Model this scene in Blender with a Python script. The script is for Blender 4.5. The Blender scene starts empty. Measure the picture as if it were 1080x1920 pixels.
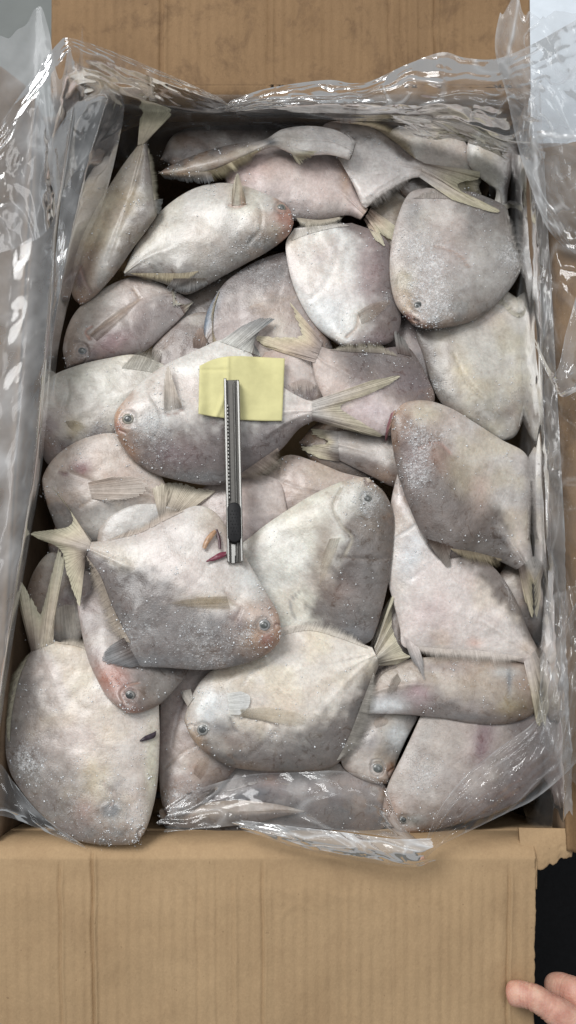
import bpy, math, random
import numpy as np

# ------------------------------------------------------------------ camera, world, lights
scene = bpy.context.scene
CAM = np.array([0.0, 0.0, 0.90])
TILT = math.radians(11.0)
F = 960.0 / math.tan(math.radians(28.0))          # focal length in photo pixels
cd = bpy.data.cameras.new("camera")
cam = bpy.data.objects.new("camera", cd)
scene.collection.objects.link(cam)
cam.location = CAM
cam.rotation_euler = (TILT, 0, 0)
cd.sensor_fit = 'VERTICAL'
cd.sensor_height = 24.0
cd.lens = 12.0 / math.tan(math.radians(28.0))
cd.clip_start = 0.01
cd.clip_end = 50
scene.camera = cam

w = bpy.data.worlds.new("World")
scene.world = w
w.use_nodes = True
bg = w.node_tree.nodes["Background"]
bg.inputs[0].default_value = (0.93, 0.97, 1.0, 1)
bg.inputs[1].default_value = 0.35


def area_light(name, loc, target, size, size_y, power, col):
    ld = bpy.data.lights.new(name, 'AREA')
    ld.shape = 'RECTANGLE'
    ld.size, ld.size_y, ld.energy, ld.color = size, size_y, power, col
    lo = bpy.data.objects.new(name, ld)
    scene.collection.objects.link(lo)
    from mathutils import Vector
    d = Vector(target) - Vector(loc)
    lo.location = loc
    lo.rotation_euler = d.to_track_quat('-Z', 'Y').to_euler()


area_light("window_light", (-0.85, 1.15, 2.0), (0, 0.15, 0.2), 0.9, 0.9, 42, (1.0, 0.995, 0.985))
area_light("overhead_softbox", (0.45, 0.35, 2.3), (0.05, 0.17, 0.2), 1.3, 0.5, 11, (0.97, 0.985, 1.0))  # softbox added overhead so the film creases catch highlights

scene.view_settings.view_transform = 'Standard'
scene.view_settings.look = 'None'
scene.view_settings.exposure = 0.02
scene.view_settings.gamma = 1.0
scene.cycles.use_denoising = True
scene.cycles.max_bounces = 8
scene.cycles.transparent_max_bounces = 24
scene.cycles.caustics_reflective = False
scene.cycles.caustics_refractive = False

rng = np.random.default_rng(7)
random.seed(7)
C = scene.collection
RIM = 0.25
BX0, BX1, BY0, BY1 = -0.187, 0.177, -0.1014, 0.4486


# ------------------------------------------------------------------ small maths helpers
def P(px, py, z):
    """point of the scene at height z, given where it sits in the layout sketch (1080 x 1920)"""
    px, py, z = np.broadcast_arrays(np.asarray(px, float), np.asarray(py, float), np.asarray(z, float))
    dx, dy, dz = (px - 540) / F, (960 - py) / F, -np.ones_like(px)
    c, s = math.cos(TILT), math.sin(TILT)
    wy = c * dy - s * dz
    wz = s * dy + c * dz
    t = (z - CAM[2]) / wz
    return np.stack([CAM[0] + dx * t, CAM[1] + wy * t, z], -1)


def W2P(x, y, z):
    """inverse of P: where a point of the scene sits in the layout sketch"""
    c, s = math.cos(TILT), math.sin(TILT)
    dy, dz = y - CAM[1], z - CAM[2]
    v, d = c * dy + s * dz, s * dy - c * dz
    return 540 + F * (x - CAM[0]) / d, 960 - F * v / d, z


def lin(c):
    a = np.asarray(c, float) / 255.0
    return np.where(a <= 0.04045, a / 12.92, ((a + 0.055) / 1.055) ** 2.4)


def sstep(a, b, x):
    t = np.clip((x - a) / (b - a), 0, 1)
    return t * t * (3 - 2 * t)


def vnoise(x, y, seed=0):
    xi, yi = np.floor(x).astype(np.int64), np.floor(y).astype(np.int64)
    fx, fy = x - xi, y - yi
    fx, fy = fx * fx * (3 - 2 * fx), fy * fy * (3 - 2 * fy)

    def h(i, j):
        n = (i * 374761393 + j * 668265263 + seed * 1442695041) & 0xffffffff
        n = ((n ^ (n >> 13)) * 1274126177) & 0xffffffff
        n = n ^ (n >> 16)
        return (n & 0xffff) / 65535.0
    return (h(xi, yi) * (1 - fx) + h(xi + 1, yi) * fx) * (1 - fy) + (h(xi, yi + 1) * (1 - fx) + h(xi + 1, yi + 1) * fx) * fy


def tnoise(x, y, seed=0):
    """random heights joined by flat triangular facets with sharp creases between"""
    xi, yi = np.floor(x).astype(np.int64), np.floor(y).astype(np.int64)
    fx, fy = x - xi, y - yi

    def h(i, j):
        n = (i * 374761393 + j * 668265263 + seed * 1442695041) & 0xffffffff
        n = ((n ^ (n >> 13)) * 1274126177) & 0xffffffff
        n = n ^ (n >> 16)
        return (n & 0xffff) / 65535.0
    a, b, c, d = h(xi, yi), h(xi + 1, yi), h(xi, yi + 1), h(xi + 1, yi + 1)
    up = fx > fy
    return np.where(up, a + (b - a) * fx + (d - b) * fy, a + (c - a) * fy + (d - c) * fx)


def fbm(x, y, seed=0, o=3):
    v, a, t = 0, 1.0, 0
    for k in range(o):
        v = v + a * vnoise(x * 2 ** k, y * 2 ** k, seed + 17 * k)
        t += a
        a *= 0.5
    return v / t


def curve(pts, n, smooth=True):
    """Catmull-Rom through pts resampled to n points of even arc length"""
    p = np.asarray(pts, float)
    if len(p) > 2 and smooth:
        q = np.vstack([2 * p[0] - p[1], p, 2 * p[-1] - p[-2]])
        out = []
        for i in range(len(p) - 1):
            a, b, c_, d = q[i], q[i + 1], q[i + 2], q[i + 3]
            t = np.linspace(0, 1, 24, endpoint=False)[:, None]
            out.append(0.5 * ((2 * b) + (c_ - a) * t + (2 * a - 5 * b + 4 * c_ - d) * t ** 2 + (3 * b - a - 3 * c_ + d) * t ** 3))
        p = np.vstack(out + [p[-1:]])
    d = np.r_[0, np.cumsum(np.linalg.norm(np.diff(p[:, :2], axis=0), axis=1))]
    u = np.asarray(n) * d[-1] if not np.isscalar(n) else np.linspace(0, d[-1], n)
    return np.stack([np.interp(u, d, p[:, k]) for k in range(p.shape[1])], -1)


# ------------------------------------------------------------------ mesh helpers
def mesh_obj(name, verts, faces, mat, parent=None, origin=(0, 0, 0), attrs=None, smooth=True):
    me = bpy.data.meshes.new(name)
    v = np.asarray(verts, float) - np.asarray(origin, float)
    if isinstance(faces, np.ndarray):
        nv, nf, k = len(v), len(faces), faces.shape[1]
        me.vertices.add(nv)
        me.vertices.foreach_set("co", v.astype(np.float32).ravel())
        me.loops.add(nf * k)
        me.loops.foreach_set("vertex_index", faces.astype(np.int32).ravel())
        me.polygons.add(nf)
        me.polygons.foreach_set("loop_start", np.arange(0, nf * k, k, dtype=np.int32))
        me.update(calc_edges=True)
        me.validate()
    else:
        me.from_pydata([tuple(x) for x in v], [], [tuple(int(i) for i in f) for f in faces])
        me.update()
    if smooth:
        me.polygons.foreach_set("use_smooth", np.ones(len(me.polygons), dtype=bool))
    for an, a in (attrs or {}).items():
        a = np.asarray(a, np.float32)
        if a.ndim == 2:
            at = me.color_attributes.new(an, 'FLOAT_COLOR', 'POINT')
            at.data.foreach_set("color", np.concatenate([a, np.ones((len(a), 1), np.float32)], 1).ravel())
        else:
            at = me.attributes.new(an, 'FLOAT', 'POINT')
            at.data.foreach_set("value", a)
    me.materials.append(mat)
    o = bpy.data.objects.new(name, me)
    C.objects.link(o)
    if parent is not None:
        o.parent = parent
    else:
        o.location = origin
    return o


def grid_faces(nu, nv, off=0, wrap=False):
    i, j = np.meshgrid(np.arange(nu - 1), np.arange(nv if wrap else nv - 1), indexing='ij')
    j2 = (j + 1) % nv
    return (np.stack([i * nv + j, (i + 1) * nv + j, (i + 1) * nv + j2, i * nv + j2], -1).reshape(-1, 4)) + off


def thing(name, loc, label, cat, group=None):
    o = bpy.data.objects.new(name, None)
    C.objects.link(o)
    o.location = loc
    o.empty_display_size = 0.02
    o['label'], o['category'] = label, cat
    if group:
        o['group'] = group
    return o


def tag(o, label, cat, group=None):
    o['label'], o['category'] = label, cat
    if group:
        o['group'] = group
    return o


# ------------------------------------------------------------------ materials
def new_mat(name):
    m = bpy.data.materials.new(name)
    m.use_nodes = True
    nt = m.node_tree
    nt.nodes.clear()
    out = nt.nodes.new('ShaderNodeOutputMaterial')
    return m, nt, out


def N(nt, kind, **kw):
    n = nt.nodes.new(kind)
    for k, v in kw.items():
        if k.startswith('_'):
            setattr(n, k[1:], v)
        else:
            n.inputs[k.replace('__', ' ')].default_value = v
    return n


def ramp(nt, src, p0, p1, c0=(0, 0, 0, 1), c1=(1, 1, 1, 1)):
    r = nt.nodes.new('ShaderNodeValToRGB')
    r.color_ramp.elements[0].position, r.color_ramp.elements[1].position = p0, p1
    r.color_ramp.elements[0].color, r.color_ramp.elements[1].color = c0, c1
    nt.links.new(src, r.inputs[0])
    return r.outputs[0]


def math_n(nt, op, a, b=None, clamp=False):
    n = nt.nodes.new('ShaderNodeMath')
    n.operation = op
    n.use_clamp = clamp
    for i, x in enumerate((a, b)):
        if x is None:
            continue
        if isinstance(x, (int, float)):
            n.inputs[i].default_value = x
        else:
            nt.links.new(x, n.inputs[i])
    return n.outputs[0]


def mixc(nt, fac, a, b, mode='MIX'):
    n = nt.nodes.new('ShaderNodeMix')
    n.data_type = 'RGBA'
    n.blend_type = mode
    for sock, x in ((n.inputs[0], fac), (n.inputs[6], a), (n.inputs[7], b)):
        if isinstance(x, (int, float)):
            sock.default_value = x
        elif isinstance(x, tuple):
            sock.default_value = x
        else:
            nt.links.new(x, sock)
    return n.outputs[2]


def skin_material():
    m, nt, out = new_mat("fish_skin")
    L = nt.links.new
    geo = nt.nodes.new('ShaderNodeNewGeometry').outputs['Position']
    col = N(nt, 'ShaderNodeVertexColor', _layer_name='Col').outputs[0]
    fr = N(nt, 'ShaderNodeAttribute', _attribute_name='frost').outputs['Fac']
    st = N(nt, 'ShaderNodeAttribute', _attribute_name='stripe').outputs['Fac']
    n1 = N(nt, 'ShaderNodeTexNoise', Scale=55.0, Detail=5.0, Roughness=0.6)
    n2 = N(nt, 'ShaderNodeTexNoise', Scale=230.0, Detail=4.0, Roughness=0.65)
    n3 = N(nt, 'ShaderNodeTexNoise', Scale=900.0, Detail=2.0, Roughness=0.6)
    n4 = N(nt, 'ShaderNodeTexNoise', Scale=420.0, Detail=3.0, Roughness=0.7)
    for n in (n1, n2, n3, n4):
        L(geo, n.inputs['Vector'])
    # mottled pigment
    c = mixc(nt, 1.0, col, ramp(nt, n1.outputs[0], 0.3, 0.72, (0.80, 0.77, 0.76, 1), (1.10, 1.09, 1.08, 1)), 'MULTIPLY')
    c = mixc(nt, 1.0, c, ramp(nt, n2.outputs[0], 0.3, 0.7, (0.88, 0.86, 0.85, 1), (1.08, 1.08, 1.08, 1)), 'MULTIPLY')
    # fine streaks running from back to belly, and a grain of dark and silver flecks
    tt = N(nt, 'ShaderNodeAttribute', _attribute_name='across').outputs['Fac']
    cx = nt.nodes.new('ShaderNodeCombineXYZ')
    L(math_n(nt, 'MULTIPLY', st, 150.0), cx.inputs[0])
    L(math_n(nt, 'MULTIPLY', tt, 7.0), cx.inputs[1])
    L(N(nt, 'ShaderNodeObjectInfo').outputs['Random'], cx.inputs[2])
    sn = N(nt, 'ShaderNodeTexNoise', Scale=1.0, Detail=3.0, Roughness=0.6)
    L(cx.outputs[0], sn.inputs['Vector'])
    c = mixc(nt, 1.0, c, ramp(nt, sn.outputs[0], 0.3, 0.72, (0.93, 0.925, 0.92, 1), (1.05, 1.05, 1.05, 1)), 'MULTIPLY')
    c = mixc(nt, 1.0, c, ramp(nt, n4.outputs[0], 0.32, 0.66, (0.86, 0.845, 0.835, 1), (1.08, 1.08, 1.08, 1)), 'MULTIPLY')
    sc_ = N(nt, 'ShaderNodeTexNoise', Scale=120.0, Detail=6.0, Roughness=0.75, Distortion=1.5)
    L(geo, sc_.inputs['Vector'])
    c = mixc(nt, math_n(nt, 'MULTIPLY', ramp(nt, sc_.outputs[0], 0.58, 0.74), 0.26), c, (0.20, 0.165, 0.14, 1))
    c = mixc(nt, math_n(nt, 'MULTIPLY', ramp(nt, sc_.outputs[0], 0.42, 0.30), 0.08), c, (0.72, 0.73, 0.735, 1))
    # dusting of frost, fine grains where frost is thick
    thr = math_n(nt, 'SUBTRACT', 0.80, math_n(nt, 'MULTIPLY', fr, 0.27))
    g = math_n(nt, 'MULTIPLY', math_n(nt, 'SUBTRACT', n4.outputs[0], thr), 6.0, True)
    g2 = math_n(nt, 'MULTIPLY', math_n(nt, 'SUBTRACT', n3.outputs[0], math_n(nt, 'ADD', thr, 0.01)), 7.0, True)
    gm = math_n(nt, 'MULTIPLY', math_n(nt, 'MAXIMUM', g, g2), 0.46)
    c = mixc(nt, gm, c, (0.74, 0.745, 0.75, 1))
    hzf = math_n(nt, 'MULTIPLY', math_n(nt, 'POWER', fr, 1.6), math_n(nt, 'MULTIPLY', ramp(nt, n2.outputs[0], 0.35, 0.62), 0.14), True)
    c = mixc(nt, hzf, c, (0.66, 0.665, 0.67, 1))
    b = N(nt, 'ShaderNodeBsdfPrincipled')
    L(c, b.inputs['Base Color'])
    rg = math_n(nt, 'ADD', math_n(nt, 'MULTIPLY', n2.outputs[0], 0.34), 0.20)
    rg = math_n(nt, 'ADD', rg, math_n(nt, 'MULTIPLY', gm, 0.3), True)
    L(rg, b.inputs['Roughness'])
    b.inputs['Specular IOR Level'].default_value = 0.5
    b.inputs['Coat Weight'].default_value = 0.18
    b.inputs['Coat Roughness'].default_value = 0.22
    b.inputs['Subsurface Weight'].default_value = 0.12
    b.inputs['Subsurface Radius'].default_value = (1.0, 0.6, 0.45)
    b.inputs['Subsurface Scale'].default_value = 0.003
    hgt = math_n(nt, 'ADD', math_n(nt, 'MULTIPLY', n2.outputs[0], 0.45), math_n(nt, 'MULTIPLY', gm, 0.9))
    hgt = math_n(nt, 'ADD', hgt, math_n(nt, 'MULTIPLY', n3.outputs[0], 0.18))
    hgt = math_n(nt, 'ADD', hgt, math_n(nt, 'MULTIPLY', n1.outputs[0], 0.6))
    bp = N(nt, 'ShaderNodeBump', Strength=0.75, Distance=0.0012)
    L(hgt, bp.inputs['Height'])
    L(bp.outputs[0], b.inputs['Normal'])
    L(b.outputs[0], out.inputs[0])
    return m


def fin_material():
    m, nt, out = new_mat("fish_fin")
    L = nt.links.new
    geo = nt.nodes.new('ShaderNodeNewGeometry').outputs['Position']
    col = N(nt, 'ShaderNodeVertexColor', _layer_name='Col').outputs[0]
    n2 = N(nt, 'ShaderNodeTexNoise', Scale=260.0, Detail=4.0, Roughness=0.65)
    L(geo, n2.inputs['Vector'])
    c = mixc(nt, 1.0, col, ramp(nt, n2.outputs[0], 0.3, 0.7, (0.82, 0.81, 0.8, 1), (1.1, 1.1, 1.1, 1)), 'MULTIPLY')
    b = N(nt, 'ShaderNodeBsdfPrincipled', Roughness=0.5)
    b.inputs['Specular IOR Level'].default_value = 0.35
    L(c, b.inputs['Base Color'])
    tr = N(nt, 'ShaderNodeBsdfTranslucent')
    L(c, tr.inputs[0])
    mx = N(nt, 'ShaderNodeMixShader', Fac=0.08)
    L(b.outputs[0], mx.inputs[1])
    L(tr.outputs[0], mx.inputs[2])
    bp = N(nt, 'ShaderNodeBump', Strength=0.4, Distance=0.0008)
    L(n2.outputs[0], bp.inputs['Height'])
    L(bp.outputs[0], b.inputs['Normal'])
    tp = N(nt, 'ShaderNodeBsdfTransparent')
    al = N(nt, 'ShaderNodeAttribute', _attribute_name='alpha').outputs['Fac']
    mx2 = nt.nodes.new('ShaderNodeMixShader')
    L(al, mx2.inputs[0])
    L(tp.outputs[0], mx2.inputs[1])
    L(mx.outputs[0], mx2.inputs[2])
    L(mx2.outputs[0], out.inputs[0])
    return m


def simple_mat(name, col, rough=0.5, metal=0.0, spec=0.5, noise=0.0, nscale=200.0, coat=0.0, attr=False, bump=0.0, alpha=None):
    m, nt, out = new_mat(name)
    L = nt.links.new
    b = N(nt, 'ShaderNodeBsdfPrincipled', Roughness=rough, Metallic=metal)
    b.inputs['Specular IOR Level'].default_value = spec
    b.inputs['Coat Weight'].default_value = coat
    c4 = tuple(col) + (1,)
    geo = nt.nodes.new('ShaderNodeNewGeometry').outputs['Position']
    nz = N(nt, 'ShaderNodeTexNoise', Scale=nscale, Detail=5.0, Roughness=0.6)
    L(geo, nz.inputs['Vector'])
    base = c4
    if attr:
        base = N(nt, 'ShaderNodeVertexColor', _layer_name='Col').outputs[0]
    lo, hi = 1 - noise, 1 + noise
    c = mixc(nt, 1.0, base, ramp(nt, nz.outputs[0], 0.3, 0.7, (lo, lo, lo, 1), (hi, hi, hi, 1)), 'MULTIPLY')
    L(c, b.inputs['Base Color'])
    if bump:
        bp = N(nt, 'ShaderNodeBump', Strength=bump, Distance=0.001)
        L(nz.outputs[0], bp.inputs['Height'])
        L(bp.outputs[0], b.inputs['Normal'])
    L(b.outputs[0], out.inputs[0])
    return m


def card_material(name, base, dark, stain):
    """kraft board; flutes run along the 'flute' attribute, stains are soaked-in marks with shapes of their own"""
    m, nt, out = new_mat(name)
    L = nt.links.new
    geo = nt.nodes.new('ShaderNodeNewGeometry').outputs['Position']
    mp = N(nt, 'ShaderNodeMapping')
    mp.inputs['Scale'].default_value = (1, 0.4, 1)
    L(geo, mp.inputs['Vector'])
    fib = N(nt, 'ShaderNodeTexNoise', Scale=420.0, Detail=5.0, Roughness=0.7)
    L(mp.outputs[0], fib.inputs['Vector'])
    fine = N(nt, 'ShaderNodeTexNoise', Scale=700.0, Detail=4.0, Roughness=0.7)
    L(geo, fine.inputs['Vector'])
    big = N(nt, 'ShaderNodeTexNoise', Scale=13.0, Detail=6.0, Roughness=0.62)
    L(geo, big.inputs['Vector'])
    mp2 = N(nt, 'ShaderNodeMapping')
    mp2.inputs['Scale'].default_value = (1.0, 0.8, 1)
    L(geo, mp2.inputs['Vector'])
    st = N(nt, 'ShaderNodeTexNoise', Scale=46.0, Detail=8.0, Roughness=0.75, Distortion=0.3)
    L(mp2.outputs[0], st.inputs['Vector'])
    c = mixc(nt, ramp(nt, big.outputs[0], 0.35, 0.7), tuple(base) + (1,), tuple(np.array(base) * np.array([0.86, 0.84, 0.82])) + (1,))
    c = mixc(nt, 1.0, c, ramp(nt, fib.outputs[0], 0.3, 0.7, (0.95, 0.945, 0.94, 1), (1.03, 1.03, 1.03, 1)), 'MULTIPLY')
    c = mixc(nt, 1.0, c, ramp(nt, fine.outputs[0], 0.3, 0.7, (0.93, 0.92, 0.92, 1), (1.05, 1.05, 1.05, 1)), 'MULTIPLY')
    sf = math_n(nt, 'MULTIPLY', ramp(nt, st.outputs[0], 0.50, 0.66), stain)
    c = mixc(nt, sf, c, tuple(dark) + (1,))
    fl = N(nt, 'ShaderNodeAttribute', _attribute_name='line').outputs['Fac']
    c = mixc(nt, math_n(nt, 'MULTIPLY', fl, 0.32), c, tuple(np.array(dark) * 0.9) + (1,))
    spk = N(nt, 'ShaderNodeTexNoise', Scale=330.0, Detail=2.0)
    L(geo, spk.inputs['Vector'])
    c = mixc(nt, math_n(nt, 'MULTIPLY', ramp(nt, spk.outputs[0], 0.73, 0.78), 0.45), c, tuple(np.array(dark) * 0.6) + (1,))
    b = N(nt, 'ShaderNodeBsdfPrincipled', Roughness=0.82)
    b.inputs['Specular IOR Level'].default_value = 0.25
    L(c, b.inputs['Base Color'])
    hgt = math_n(nt, 'ADD', fib.outputs[0], math_n(nt, 'MULTIPLY', big.outputs[0], 2.0))
    bp = N(nt, 'ShaderNodeBump', Strength=0.35, Distance=0.0012)
    L(hgt, bp.inputs['Height'])
    L(bp.outputs[0], b.inputs['Normal'])
    L(b.outputs[0], out.inputs[0])
    return m


def film_material(name, haze, gloss=1.0):
    """thin polythene: clear, with Fresnel gloss and a little milky scatter"""
    m, nt, out = new_mat(name)
    L = nt.links.new
    geo = nt.nodes.new('ShaderNodeNewGeometry').outputs['Position']
    nz = N(nt, 'ShaderNodeTexNoise', Scale=38.0, Detail=3.0, Roughness=0.5)
    L(geo, nz.inputs['Vector'])
    fz = N(nt, 'ShaderNodeTexNoise', Scale=420.0, Detail=3.0, Roughness=0.6)
    L(geo, fz.inputs['Vector'])
    bp = N(nt, 'ShaderNodeBump', Strength=0.12, Distance=0.0022)
    L(math_n(nt, 'ADD', nz.outputs[0], math_n(nt, 'MULTIPLY', fz.outputs[0], 0.02)), bp.inputs['Height'])
    tr = N(nt, 'ShaderNodeBsdfTransparent')
    tr.inputs[0].default_value = (0.96, 0.965, 0.97, 1)
    df = N(nt, 'ShaderNodeBsdfDiffuse')
    df.inputs[0].default_value = (0.80, 0.82, 0.84, 1)
    tl = N(nt, 'ShaderNodeBsdfTranslucent')
    tl.inputs[0].default_value = (0.80, 0.82, 0.84, 1)
    dm = N(nt, 'ShaderNodeMixShader', Fac=0.4)
    L(df.outputs[0], dm.inputs[1])
    L(tl.outputs[0], dm.inputs[2])
    gl = N(nt, 'ShaderNodeBsdfGlossy', Roughness=0.085)
    gl.inputs[0].default_value = (1, 1, 1, 1)
    fr = N(nt, 'ShaderNodeFresnel', IOR=1.5)
    for n in (gl, fr, df, tl):
        L(bp.outputs[0], n.inputs['Normal'])
    at = N(nt, 'ShaderNodeAttribute', _attribute_name='haze').outputs['Fac']
    hz = math_n(nt, 'MULTIPLY', at, ramp(nt, nz.outputs[0], 0.25, 0.75, (0.6 * haze,) * 3 + (1,), (1.4 * haze,) * 3 + (1,)), True)
    m1 = nt.nodes.new('ShaderNodeMixShader')
    L(hz, m1.inputs[0])
    L(tr.outputs[0], m1.inputs[1])
    L(dm.outputs[0], m1.inputs[2])
    m2 = nt.nodes.new('ShaderNodeMixShader')
    L(math_n(nt, 'MULTIPLY', fr.outputs[0], 1.25 * gloss, True), m2.inputs[0])
    L(m1.outputs[0], m2.inputs[1])
    L(gl.outputs[0], m2.inputs[2])
    L(m2.outputs[0], out.inputs[0])
    return m


M_SKIN = skin_material()
M_FIN = fin_material()
M_EYE = simple_mat("fish_eye", (0.2, 0.2, 0.2), 0.22, spec=0.5, noise=0.3, nscale=500, attr=True)
M_PUPIL = simple_mat("fish_pupil", tuple(lin((74, 76, 76))), 0.3, spec=0.5, noise=0.45, nscale=500)
M_ICE = simple_mat("ice", (0.80, 0.82, 0.84), 0.35, spec=0.6, noise=0.12, nscale=400)
M_MEAT = simple_mat("red_flesh", tuple(lin((130, 48, 78))), 0.35, noise=0.3, nscale=500, attr=True)
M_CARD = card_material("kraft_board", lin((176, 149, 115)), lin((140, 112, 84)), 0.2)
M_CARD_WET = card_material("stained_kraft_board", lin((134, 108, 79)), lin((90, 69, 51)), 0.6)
M_CARD_IN = card_material("shaded_board", lin((112, 94, 76)), lin((70, 56, 46)), 0.7)  # inner walls: board tone darkened to paint in the shade inside the carton
M_FILM = film_material("polythene", 0.10, .62)
M_FILM_SOFT = film_material("soft_polythene", 0.11, .45)
M_FILM_MILKY = film_material("milky_polythene", 0.24, .62)


# ------------------------------------------------------------------ setting
def floor_sheet():
    v = [(-3, -3, 0), (3, -3, 0), (3, 3, 0), (-3, 3, 0)]
    m = simple_mat("concrete_floor", tuple(lin((104, 108, 106))), 0.6, noise=0.12, nscale=14, bump=0.2)
    o = mesh_obj("floor", v, [(0, 1, 2, 3)], m, smooth=False)
    o['kind'] = 'structure'


floor_sheet()


def slab(name, x0, x1, y0, y1, z, th, mat, label, cat):
    nu, nv = 40, 40
    X, Y = np.meshgrid(np.linspace(x0, x1, nu), np.linspace(y0, y1, nv), indexing='ij')
    Z = z + th + 0.004 * (fbm(X * 9, Y * 9, 5) - 0.5)
    top = np.stack([X, Y, Z], -1).reshape(-1, 3)
    bot = top.copy()
    bot[:, 2] = z
    f = grid_faces(nu, nv)
    fb = grid_faces(nu, nv, nu * nv)[:, ::-1]
    edge = np.r_[np.arange(nv), np.arange(1, nu) * nv + nv - 1, (nu - 1) * nv + np.arange(nv - 2, -1, -1), np.arange(nu - 2, 0, -1) * nv]
    e2 = np.roll(edge, -1)
    side = np.stack([edge, e2, e2 + nu * nv, edge + nu * nv], -1)
    o = mesh_obj(name, np.vstack([top, bot]), np.vstack([f, fb, side]), mat, origin=((x0 + x1) / 2, (y0 + y1) / 2, z), smooth=False)
    return tag(o, label, cat)


slab("shadow_sheet", 0.10, 0.62, -0.62, 0.02, 0.0, 0.006, simple_mat("shadow_black", (0.006, 0.006, 0.007), 0.75, spec=0.2, noise=0.3, nscale=300),  # black sheet stands in for the carton's shadow on the floor
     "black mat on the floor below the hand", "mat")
slab("foam_board", 0.235, 0.80, 0.50, 1.05, 0.0, 0.03, simple_mat("white_foam", tuple(lin((214, 222, 230))), 0.6, noise=0.05, nscale=90),
     "pale bluish white board lying on the floor behind the carton corner", "board")


# ------------------------------------------------------------------ carton
box = thing("cardboard_box", (0, 0.5 * (BY0 + BY1), 0), "open brown corrugated carton with flaps spread, filled with frozen fish", "box")
BO = (0, 0.5 * (BY0 + BY1), 0)


def flute(u, seed, pitch=0.0071):
    """relief across the flutes of the board (u in metres)"""
    ph = u / pitch + 0.35 * vnoise(u / 0.03, u * 0 + seed, seed)
    k = np.floor(ph)
    a = 0.35 + 0.9 * vnoise(k * 1.7, k * 0 + 3.1, seed + 5)
    return a * (0.5 - 0.5 * np.cos(2 * np.pi * ph)) ** 0.6


def board(name, fn, nu, nv, th, mat, lines=None, seed=0):
    """closed sheet of board; fn(U,V)->(pos, normal, flute_coord, line)"""
    U, V = np.meshgrid(np.linspace(0, 1, nu), np.linspace(0, 1, nv), indexing='ij')
    pos, nor, line = fn(U, V)
    top = pos.reshape(-1, 3)
    bot = (pos - nor * th).reshape(-1, 3)
    n = nu * nv
    f = grid_faces(nu, nv)
    fb = grid_faces(nu, nv, n)[:, ::-1]
    edge = np.r_[np.arange(nv), np.arange(1, nu) * nv + nv - 1, (nu - 1) * nv + np.arange(nv - 2, -1, -1), np.arange(nu - 2, 0, -1) * nv]
    e2 = np.roll(edge, -1)
    side = np.stack([edge, e2, e2 + n, edge + n], -1)
    ln = np.r_[line.ravel(), np.zeros(n)]
    return mesh_obj(name, np.vstack([top, bot]), np.vstack([f, fb, side]), mat, parent=box, origin=BO, attrs={'line': ln})


def creases(X, V, specs):
    """vertical creases: (x, width, depth, v0, v1)"""
    d, l = np.zeros_like(X), np.zeros_like(X)
    for (cx, wd, dep, v0, v1) in specs:
        xx = cx + 0.0012 * (fbm(V * 9, V * 0 + cx * 50, 31) - 0.5) * 2
        m = sstep(v0 - .03, v0 + .03, V) * (1 - sstep(v1 - .03, v1 + .03, V))
        wd = wd * .62
        g = np.exp(-((X - xx) / wd) ** 2)
        g2 = np.exp(-((X - xx - 1.6 * wd) / (1.2 * wd)) ** 2)
        d += 1.25 * dep * m * (-g + 0.6 * g2)
        l += m * np.exp(-((X - xx) / (wd * .6)) ** 2) * min(1, dep / 0.0012)
    return d, np.clip(l, 0, 1)


def bottom_flap(U, V):
    X = BX0 - 0.012 + (0.1585 - BX0 + 0.012) * U + .0016 * (fbm(V * 60, V * 0 + 3, 91, 2) - .5) * (U > .995)
    prof = curve([(-.0865, .225), (-.088, .240), (-.0925, .2492), (-.099, .2525), (-.106, .2518), (-.16, .2395), (-.30, .2035)], np.linspace(0, 1, V.shape[1]))
    Y, Z = np.broadcast_to(prof[:, 0], X.shape).copy(), np.broadcast_to(prof[:, 1], X.shape).copy()
    far = sstep(0.15, 0.25, V)
    rel = flute(X, 2) * (0.35 + 0.65 * fbm(X * 22, V * 3.5, 3)) * 0.0008 * far
    dd, ll = creases(X, V, [(-.125, .0016, .0022, .13, .95), (-.146, .0016, .0012, .16, .95), (-.082, .0014, .0002, .3, .8), (-.058, .0015, .0004, .16, .75), (-.0455, .0015, .0005, .16, .8),
                            (-.016, .0014, .0011, .16, .97), (.0355, .0014, .0003, .2, .7), (.067, .0012, .0002, .25, .9), (.100, .0013, .0002, .3, .9), (.1415, .0014, .0014, .18, .95), (-.035, .0014, .0006, .2, .6)])
    # oblique scuffs
    k = np.exp(-(((V - .74) + (X + .06) * 2.2 + .02 * np.sin(X * 60)) / .012) ** 2) * sstep(-.11, -.08, X) * (1 - sstep(-.02, .02, X))
    k2 = np.exp(-(((V - .93) + (X - .06) * .35) / .010) ** 2) * sstep(.01, .04, X) * (1 - sstep(.09, .13, X))
    wob = (fbm(X * 30, V * 6, 8) - .5) * .0022 + .0006 * (1 - np.abs(2 * vnoise(X * 40 + V * 9, V * 14 - X * 30, 61) - 1)) ** 8 * sstep(.55, .75, fbm(X * 14, V * 4, 63)) + (fbm(X * 9, V * 2.4, 9) - .5) * .004
    Z = Z + rel + dd + wob * far - .0008 * k - .0009 * k2
    nor = np.zeros(X.shape + (3,))
    nor[..., 1] = -.25 * far
    nor[..., 2] = 1
    nor[..., 1] += (1 - far) * 0.3
    fold = np.exp(-((V - .165) / .012) ** 2) * .12
    fl = (np.abs(((X / .0071) % 1) - .5) < .09) * sstep(.42, .6, vnoise(X * 141, V * 9, 4)) * far * .28
    return np.stack([X, Y, Z], -1), nor, np.clip(ll * .32 + fold + k2 * .4 + fl, 0, 1)


board("flap", bottom_flap, 420, 150, 0.0045, M_CARD)


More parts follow.
